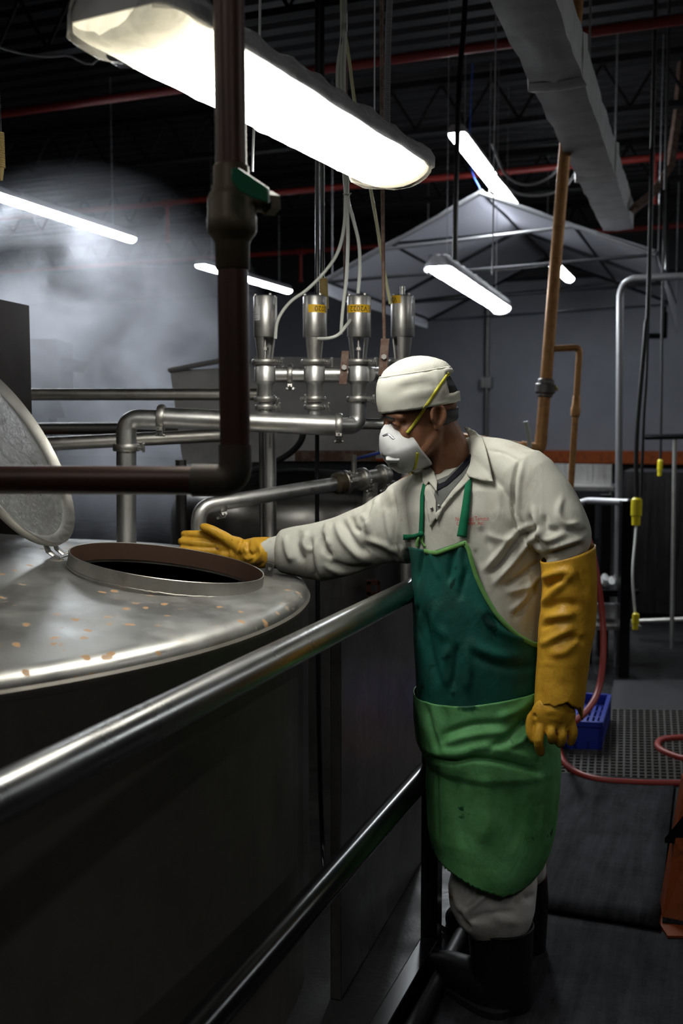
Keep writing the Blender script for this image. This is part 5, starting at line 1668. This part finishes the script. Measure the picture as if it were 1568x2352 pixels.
skirt, _ = cloth_sheet('apron_skirt', cs, topS, botS, .015, m_apron, 100, skirt_folds, jag=5, xref=1750)
lab(skirt, 'lighter green lower apron, stained')
bv_a = bvh_of([shirt, bib])
s1 = strip('neck_strap', [(1060, 1233), (1066, 1190), (1072, 1140), (1076, 1098)], (23, 13), bv_s, .008, m_strap, bib, .002)
s2 = strip('neck_strap', [(966, 1226), (968, 1180), (969, 1140), (974, 1112)], (9, 7), bv_s, .008, m_strap, bib, .002)
strip('strap_tail', [(926, 1234), (945, 1233), (962, 1228)], (13, 8), bv_s, .009, m_strap, bib, .003)
kp = drape_pts([(966, 1227)], bv_s, .012)[0]
obj('strap_knot', MB().sphere(kp, .008, .007, .008, seg=14, rows=10), m_strap, bib)
strip('strap_loop', [(965, 1230), (958, 1244), (957, 1256)], 6, bv_a, .010, m_trim, bib)
strip('strap_loop', [(968, 1230), (969, 1245), (976, 1256)], 5, bv_a, .010, m_trim, bib)

# ---- trousers
mb = loft([(1640, 985, 1240, 2.585, .12), (1750, 1005, 1248, 2.575, .13), (1860, 1030, 1245, 2.565, .13), (1920, 1050, 1240, 2.55, .115), (1960, 1052, 1234, 2.535, .105), (2000, 1036, 1236, 2.52, .106), (2040, 1026, 1234, 2.51, .108), (2080, 1028, 1231, 2.50, .105), (2110, 1042, 1222, 2.495, .09), (2135, 1068, 1206, 2.49, .075), (2165, 1085, 1190, 2.485, .055)])
mb2 = loft([(1700, 1090, 1245, 2.64, .11), (1850, 1130, 1252, 2.70, .10), (1920, 1150, 1253, 2.73, .09), (1960, 1152, 1253, 2.74, .085), (1995, 1156, 1254, 2.75, .08), (2015, 1162, 1246, 2.755, .065), (2050, 1172, 1235, 2.76, .05)])
mb.add(mb2.v, mb2.f)
tr_folds = [([(1065, 2100), (1110, 2060), (1160, 2015), (1170, 1995)], 8, .011), ([(1060, 2080), (1100, 2045), (1150, 2010)], 10, -.008), ([(1068, 2118), (1120, 2100), (1180, 2095)], 8, -.009), ([(1050, 2095), (1062, 2120), (1080, 2135)], 8, -.010), ([(1185, 1990), (1182, 2050), (1180, 2120)], 3, -.004),
            ([(1060, 1990), (1120, 1985), (1160, 1995)], 10, .007), ([(1200, 2055), (1215, 2065), (1225, 2050)], 9, -.006), ([(1120, 2080), (1150, 2110), (1190, 2115)], 12, .006), ([(1040, 2030), (1048, 2070), (1060, 2095)], 10, .005), ([(1232, 1975), (1236, 2000), (1228, 2030)], 7, -.008)]
trousers = organic('trousers', mb, .006, 7, m_trouser, person, None, tr_folds, .002, 14)
lab(trousers, 'baggy off-white trousers tucked into the boots')

# ---- boots
def boot(name, shaft, foot, lbl):
    mb = loft(shaft, 36)
    for pts, rr, asp in foot:
        chain(mb, pts, rr, 20, 5, asp, UP)
    o = organic(name, mb, .005, 5, m_boot, person)
    return o
bl_ = boot('boot', [(2122, 1069, 1226, 2.485, .078), (2170, 1074, 1225, 2.485, .076), (2230, 1080, 1223, 2.48, .073), (2290, 1084, 1222, 2.48, .07), (2335, 1084, 1222, 2.48, .066), (2358, 1086, 1220, 2.48, .06)],
     [([Vector((.375, 2.47, .062)), Vector((.345, 2.505, .058)), Vector((.295, 2.56, .052)), Vector((.268, 2.59, .046))], [.055, .056, .050, .042], .95)], None)
rs = []
tp_ = table([(2122, 1069, 1226, 2.485, .078)], 2122)
rim = MB(); c = P(1147.5, 2122, 2.485); a = M(78.5, 2.485)
rim.tube([c + Vector((a * cos(t), .078 * sin(t), .0)) for t in [2 * pi * i / 48 for i in range(49)]], .004, 8)
obj('boot_rim', rim, m_boot, bl_)
def sole(parent, pts):
    mb = MB()
    out = cr([p + (0,) for p in pts] + [pts[0] + (0,)], 5)[:-1]
    mb.rings([[Vector((q[0], q[1], .0125)) for q in out], [Vector((q[0], q[1], .032)) for q in out]])
    return obj('sole', mb, m_black_matte, parent)
sole(bl_, [(.235, 2.632), (.228, 2.592), (.258, 2.53), (.30, 2.47), (.352, 2.412), (.40, 2.395), (.44, 2.43), (.43, 2.49), (.38, 2.54), (.32, 2.6), (.275, 2.635)])
br_ = boot('boot', [(2000, 1150, 1256, 2.755, .07), (2060, 1148, 1260, 2.76, .07), (2130, 1152, 1256, 2.765, .066), (2190, 1154, 1252, 2.765, .062), (2218, 1154, 1252, 2.765, .056)],
     [([Vector((.50, 2.765, .06)), Vector((.44, 2.80, .06)), Vector((.38, 2.83, .055)), Vector((.35, 2.845, .05))], [.056, .058, .054, .044], .95)], None)
sole(br_, [(.30, 2.885), (.295, 2.85), (.345, 2.79), (.42, 2.735), (.50, 2.705), (.56, 2.72), (.565, 2.775), (.52, 2.82), (.44, 2.865), (.36, 2.895)])

# ---- gloves
def gauntlet(name, rows, jag, folds, m, parent, n=64, amp_seed=0, tilt=0):
    G = []
    k = 60
    for i in range(k + 1):
        y_ = rows[0][0] + (rows[-1][0] - rows[0][0]) * i / k
        l, r, D, b = table(rows, y_)
        ring = []
        for j in range(n):
            t = 2 * pi * j / n
            yy = y_ + (jag(t) * max(0, (i / k - .8) / .2)) + tilt * cos(t) * max(0, 1 - i / k * 5)
            c = P((l + r) / 2, yy, D); a = M((r - l) / 2, D)
            ring.append(c + Vector((a * cos(t), -b * sin(t), 0)))
        G.append(ring)
    V = np.array([[tuple(p) for p in r_] for r_ in G])
    cen = V.mean(axis=1, keepdims=True)
    Nn = (V - cen); Nn[:, :, 2] = 0; Nn /= np.linalg.norm(Nn, axis=2)[:, :, None]
    W_ = displace(V.reshape(-1, 3), Nn.reshape(-1, 3), folds, .0015, 22).reshape(V.shape)
    mb = MB().rings([[Vector(p) for p in r_] for r_ in W_], cap=False)
    o = obj(name, mb, m, parent, True, None, 0)
    solid(o, .003, 0)
    return o
gl_folds = [([(1240, 1330), (1280, 1315), (1318, 1310)], 10, .010), ([(1240, 1355), (1275, 1335), (1300, 1332)], 9, -.010), ([(1236, 1395), (1270, 1360), (1300, 1330), (1326, 1312)], 9, .010), ([(1245, 1400), (1290, 1385), (1330, 1392)], 10, -.009), ([(1250, 1420), (1290, 1412), (1320, 1408)], 9, .010),
            ([(1240, 1445), (1270, 1430), (1310, 1428)], 8, -.009), ([(1240, 1480), (1275, 1465), (1315, 1440)], 9, .009), ([(1262, 1482), (1300, 1465), (1345, 1470)], 9, -.009), ([(1265, 1500), (1300, 1495), (1340, 1450)], 9, .007), ([(1232, 1525), (1270, 1524), (1320, 1526)], 2.5, .003),
            ([(1350, 1290), (1360, 1340), (1358, 1400)], 12, .004), ([(1320, 1300), (1330, 1330), (1345, 1370)], 8, -.004)]
jag = lambda t: -24 * max(0, sin(t)) ** 1.2 + 20 * max(0, cos(t)) ** 5 + 4 * sin(7 * t + 1) + 1.5 * sin(17 * t)
gg = organic('glove', (lambda: (lambda mb: [chain(mb, p, r_, 14) for p, r_ in FING_L + [THUMB_L]] and mb)(chain(chain(chain(chain(MB(), [(1280, 1600, 2.40), (1272, 1635, 2.39)], [.040, .042], 20), [(1240, 1640, 2.388), (1244, 1668, 2.376)], [.022, .017]), [(1268, 1632, 2.38), (1272, 1672, 2.372)], [.032, .018]), [(1296, 1640, 2.388), (1302, 1668, 2.38)], [.027, .0165]).sphere(P(1270, 1642, 2.384), M(53, 2.384), .031, M(46, 2.384)).sphere(P(1274, 1672, 2.374), M(44, 2.374), .015, M(11, 2.374))))(), .003, 4, m_glove, person, None,
    [([(1255, 1672), (1252, 1690)], 3, -.003), ([(1278, 1672), (1278, 1690)], 3, -.003), ([(1302, 1668), (1301, 1684)], 3, -.003), ([(1224, 1640), (1230, 1650)], 4, -.006)], .0008, 40)
lab(gg, 'yellow rubber glove on the hand hanging down')
sleeve = gauntlet('gauntlet', [(1270, 1242, 1366, 2.458, .070), (1330, 1247, 1367, 2.45, .068), (1390, 1244, 1369, 2.445, .067), (1450, 1237, 1364, 2.435, .065), (1500, 1234, 1354, 2.425, .062), (1560, 1231, 1347, 2.415, .058), (1628, 1227, 1336, 2.403, .055)], jag, gl_folds, m_glove, gg, tilt=-20)
lab(sleeve, 'long yellow over-sleeve with a torn lower edge')
mb = MB()
for p, r_ in FING_R + [THUMB_R]:
    chain(mb, p, r_, 14)
chain(mb, [(512, 1242, 2.963), (545, 1256, 2.975)], [.022, .03]); chain(mb, [(510, 1258, 2.957), (545, 1266, 2.975)], [.023, .032]); chain(mb, [(512, 1274, 2.953), (545, 1276, 2.975)], [.022, .028])
rs = []
for (x_, t_, b_, D) in [(530, 1236, 1300, 2.965), (548, 1240, 1300, 2.972), (556, 1243, 1298, 2.972), (566, 1237, 1300, 2.968), (582, 1234, 1303, 2.96), (600, 1233, 1306, 2.955), (616, 1233, 1306, 2.95), (628, 1234, 1300, 2.948)]:
    c = P(x_, (t_ + b_) / 2, D); h = M((b_ - t_) / 2, D)
    rs.append([c + Vector((M((b_ - t_) * .12, D) * -cos(2 * pi * i / 32) * -1 * (1 if x_ > 590 else 0), h * .85 * sin(2 * pi * i / 32), h * cos(2 * pi * i / 32))) for i in range(32)])
mb.rings(rs)
gr = organic('glove', mb, .0032, 4, m_glove, person, None,
    [([(552, 1238), (549, 1262), (551, 1296)], 4, -.007), ([(562, 1236), (560, 1255), (570, 1270)], 5, .005), ([(572, 1238), (568, 1262), (580, 1275), (592, 1262)], 5, -.006), ([(590, 1248), (600, 1270), (585, 1290), (570, 1300)], 6, .006), ([(575, 1292), (590, 1302), (606, 1290)], 5, -.005), ([(560, 1280), (572, 1284), (584, 1276)], 5, .004), ([(497, 1238), (487, 1246), (478, 1246)], 4, -.002)], .0008, 40)
lab(gr, 'yellow rubber glove on the hand held out over the tank')
mb = MB(); rs = []
for (x_, t_, b_) in [(600, 1240, 1298), (628, 1232, 1306), (640, 1228, 1308)]:
    c = P(x_, (t_ + b_) / 2, 2.945); h = M((b_ - t_) / 2, 2.945)
    rs.append([c + Vector((0, h * .8 * sin(2 * pi * i / 28), h * cos(2 * pi * i / 28))) for i in range(28)])
obj('inner_cuff', mb.rings(rs), m_shirt, shirt)

# ---- cap
def capring(u_, a, f0=-.004, n=96, k=.82):
    return [H(f0 + a * cos(2 * pi * i / n), a * k * sin(2 * pi * i / n), u_ + .0025 * noise.noise(Vector((cos(2 * pi * i / n) * 4, sin(2 * pi * i / n) * 4, u_ * 40)))) for i in range(n)]
band = [(-.004, .1085), (.002, .1092), (.012, .1098), (.022, .1105), (.032, .1105), (.042, .1095), (.052, .108), (.062, .1055), (.072, .102), (.080, .098), (.087, .093)]
mb = MB().rings([capring(u_, a) for u_, a in band], cap=False)
keep = []
for f in mb.f:
    c = sum((mb.v[i] for i in f), Vector()) / len(f)
    x_, y_ = proj(c)
    d = (c - Vector((0, 0, EYE)))
    back = (c - H(-.004, 0, 0)).dot(HF) < -.05
    if back and (c - H(0, 0, 0)).dot(HL) > -.03 and .022 < (c - HC).dot(HU) < .068:
        continue
    keep.append(f)
mb.f = keep
V = np.array([tuple(p) for p in mb.v]); cen = np.array(tuple(H(-.004, 0, .04))); Nn = V - cen; Nn /= np.linalg.norm(Nn, axis=1)[:, None]
cap_folds = [([(905, 880), (935, 872), (985, 862)], 6, .003), ([(900, 905), (950, 885), (1000, 878)], 7, -.004), ([(930, 915), (970, 900), (1010, 905)], 7, .003), ([(990, 880), (1000, 892), (1010, 890)], 5, -.004), ([(880, 870), (895, 868)], 4, -.003), ([(960, 925), (1000, 912), (1030, 920)], 5, -.003), ([(1000, 860), (1008, 880), (1015, 900)], 5, .003), ([(920, 936), (960, 905), (985, 888)], 3, -.002)]
W_ = displace(V, Nn, cap_folds, .001, 40)
mb.v = [Vector(p) for p in W_]
capo = obj('cap', mb, m_cap, person, True, None, 0)
lab(capo, 'white cotton skull cap')
solid(capo, .003, 0)
dome = [(.086, .0935), (.092, .090), (.10, .084), (.108, .073), (.116, .058), (.122, .040), (.126, .02), (.127, .003)]
do = obj('crown', MB().rings([capring(u_, a, -.006) for u_, a in dome], cap=False), m_cap_mesh, capo, True, None, 0)
lab(do, 'ventilated mesh crown of the cap')
mbs = MB()
mbs.tube([H(-.004 + .0945 * cos(2 * pi * i / 60), .0945 * .82 * sin(2 * pi * i / 60), .0865) for i in range(61)], .0022, 6)
obj('seam', mbs, m_cap, capo)

# ---- respirator mask
M0 = H(.068, 0, -.098)
MF = (HF * .965 - HU * .20).normalized(); ML = HL; MU = MF.cross(ML)
if MU.z < 0: MU = -MU
prof_m = [(-.008, 1.03), (-.004, 1.03), (.0, .99), (.009, .975), (.019, .93), (.029, .84), (.037, .70), (.043, .52), (.047, .32), (.0495, .12), (.05, .01)]
rs = []
n = 72
for s_m, k in prof_m:
    ring = []
    for i in range(n):
        t = 2 * pi * i / n
        up = sin(t)
        a = .062 * k * cos(t) * (1 - .32 * max(0, up))
        h = (.066 if up > 0 else .074) * k * up
        bridge = .007 * max(0, up) ** 3 * (1 - abs(cos(t))) * k          # nose bridge reaches up
        back = -.040 * max(0, -up) ** 1.5 * max(.15, 1 - s_m / .03)
        cheek = -.014 * abs(cos(t)) * (1 - .6 * max(0, up)) * max(0, 1 - s_m / .035)
        ring.append(M0 + MF * (s_m + cheek + back) + ML * a + MU * (h + bridge))
    rs.append(ring)
mb = MB().rings(rs, cap=False)
V = np.array([tuple(p) for p in mb.v]); Nn = V - np.array(tuple(M0)); Nn /= np.linalg.norm(Nn, axis=1)[:, None]
mb.v = [Vector(p) for p in displace(V, Nn, [([(893, 1015), (897, 1035), (893, 1050)], 4, .0015), ([(915, 1008), (940, 1022), (957, 1050)], 3, -.0015)], 0)]
mask = obj('respirator', mb, m_mask, person, True, None, 0)
solid(mask, .0025, 0)
lab(mask, 'white cup-shaped respirator mask')
bv_m = bvh_of([mask])
bv_h = bvh_of([person, capo, mask])
drape('nose_clip', [(878, 1000), (886, 996), (893, 995), (907, 1007), (902, 1010), (891, 1000), (880, 1004)], bv_m, .001, mat('clip_metal', (.6, .6, .65), .3, 1), mask, .0015, 3)
vc = drape_pts([(905, 1062)], bv_m, 0)[0]
vn = (vc - M0).normalized(); vx = vn.cross(UP).normalized(); vy = vx.cross(vn)
mb = MB().hexa([vc + vx * a * .021 + vy * b * .017 - vn * .006 for a, b in ((-1, -1), (1, -1), (1, 1), (-1, 1))], [vc + vx * a * .018 + vy * b * .014 + vn * .006 for a, b in ((-1, -1), (1, -1), (1, 1), (-1, 1))])
vo_ = bevel(obj('exhale_valve', mb, m_mask, mask, False), .003, 3)
mb = MB()
for k in (-1, 0, 1):
    mb.box(vc + vn * .0062 + vy * k * .006, .011, .0012, .0006, vx, vy, vn)
obj('valve_slot', mb, m_zinc, vo_)
sp = lambda *a: strip(*a)
def strap_path(name, path, w, off=.0025):
    return strip(name, path, w, bv_h, off, m_mask_strap, mask, .0014)
strap_path('elastic_strap', [(934, 995), (952, 972), (975, 938), (1000, 900), (1018, 874), (1032, 856)], 7)
strap_path('elastic_strap', [(959, 1040), (956, 1060), (951, 1077), (944, 1086)], 6)
kp = drape_pts([(943, 1088)], bv_h, .004)[0]
mb = MB().tube([kp + Vector((.002 + .0045 * cos(t), 0, -.006 + .007 * sin(t))) for t in [2 * pi * i / 20 for i in range(21)]], .0011, 6)
obj('strap_loop', mb, m_mask_strap, mask)

# ------------------------------------------------------------------ steam
m_steam = bpy.data.materials.new('steam')
m_steam.use_nodes = True
nt = m_steam.node_tree
for n_ in list(nt.nodes):
    if n_.type != 'OUTPUT_MATERIAL': nt.nodes.remove(n_)
vol = nt.nodes.new('ShaderNodeVolumePrincipled')
vol.inputs['Color'].default_value = (.9, .92, 1, 1)
vol.inputs['Anisotropy'].default_value = .2
nt.links.new(vol.outputs[0], nt.nodes['Material Output'].inputs['Volume'])
STEAM = 1.15
g = coord(m_steam, (1, 1, 1), 'Object')
nz1 = noise_tex(m_steam, g, 1.3, 5, .6, .6)
shape = ramp(m_steam, nz1, [(.44, 0), (.66, 1)])
gen = nd(m_steam, 'ShaderNodeTexCoord').outputs['Generated']
gr_ = nd(m_steam, 'ShaderNodeTexGradient', gradient_type='SPHERICAL')
mp = nd(m_steam, 'ShaderNodeMapping'); mp.inputs['Location'].default_value = (-1, -1, -1); mp.inputs['Scale'].default_value = (2, 2, 2)
lk(m_steam, gen, mp.inputs['Vector']); lk(m_steam, mp.outputs[0], gr_.inputs['Vector'])
fall = ramp(m_steam, gr_.outputs['Fac'], [(.02, 0), (.5, 1)])
mm = nd(m_steam, 'ShaderNodeMath', operation='MULTIPLY'); lk(m_steam, shape, mm.inputs[0]); lk(m_steam, fall, mm.inputs[1])
m2 = nd(m_steam, 'ShaderNodeMath', operation='MULTIPLY'); m2.inputs[1].default_value = STEAM; lk(m_steam, mm.outputs[0], m2.inputs[0])
lk(m_steam, m2.outputs[0], vol.inputs['Density'])
sc0 = P(205, 850, 6.9)
mb = MB().sphere(sc0, 1.35, 1.6, 1.4, seg=24, rows=14)
st_ = obj('steam', mb, m_steam)
tag(st_, 'pale steam cloud drifting up at left behind the pipes', 'steam', None, 'stuff')
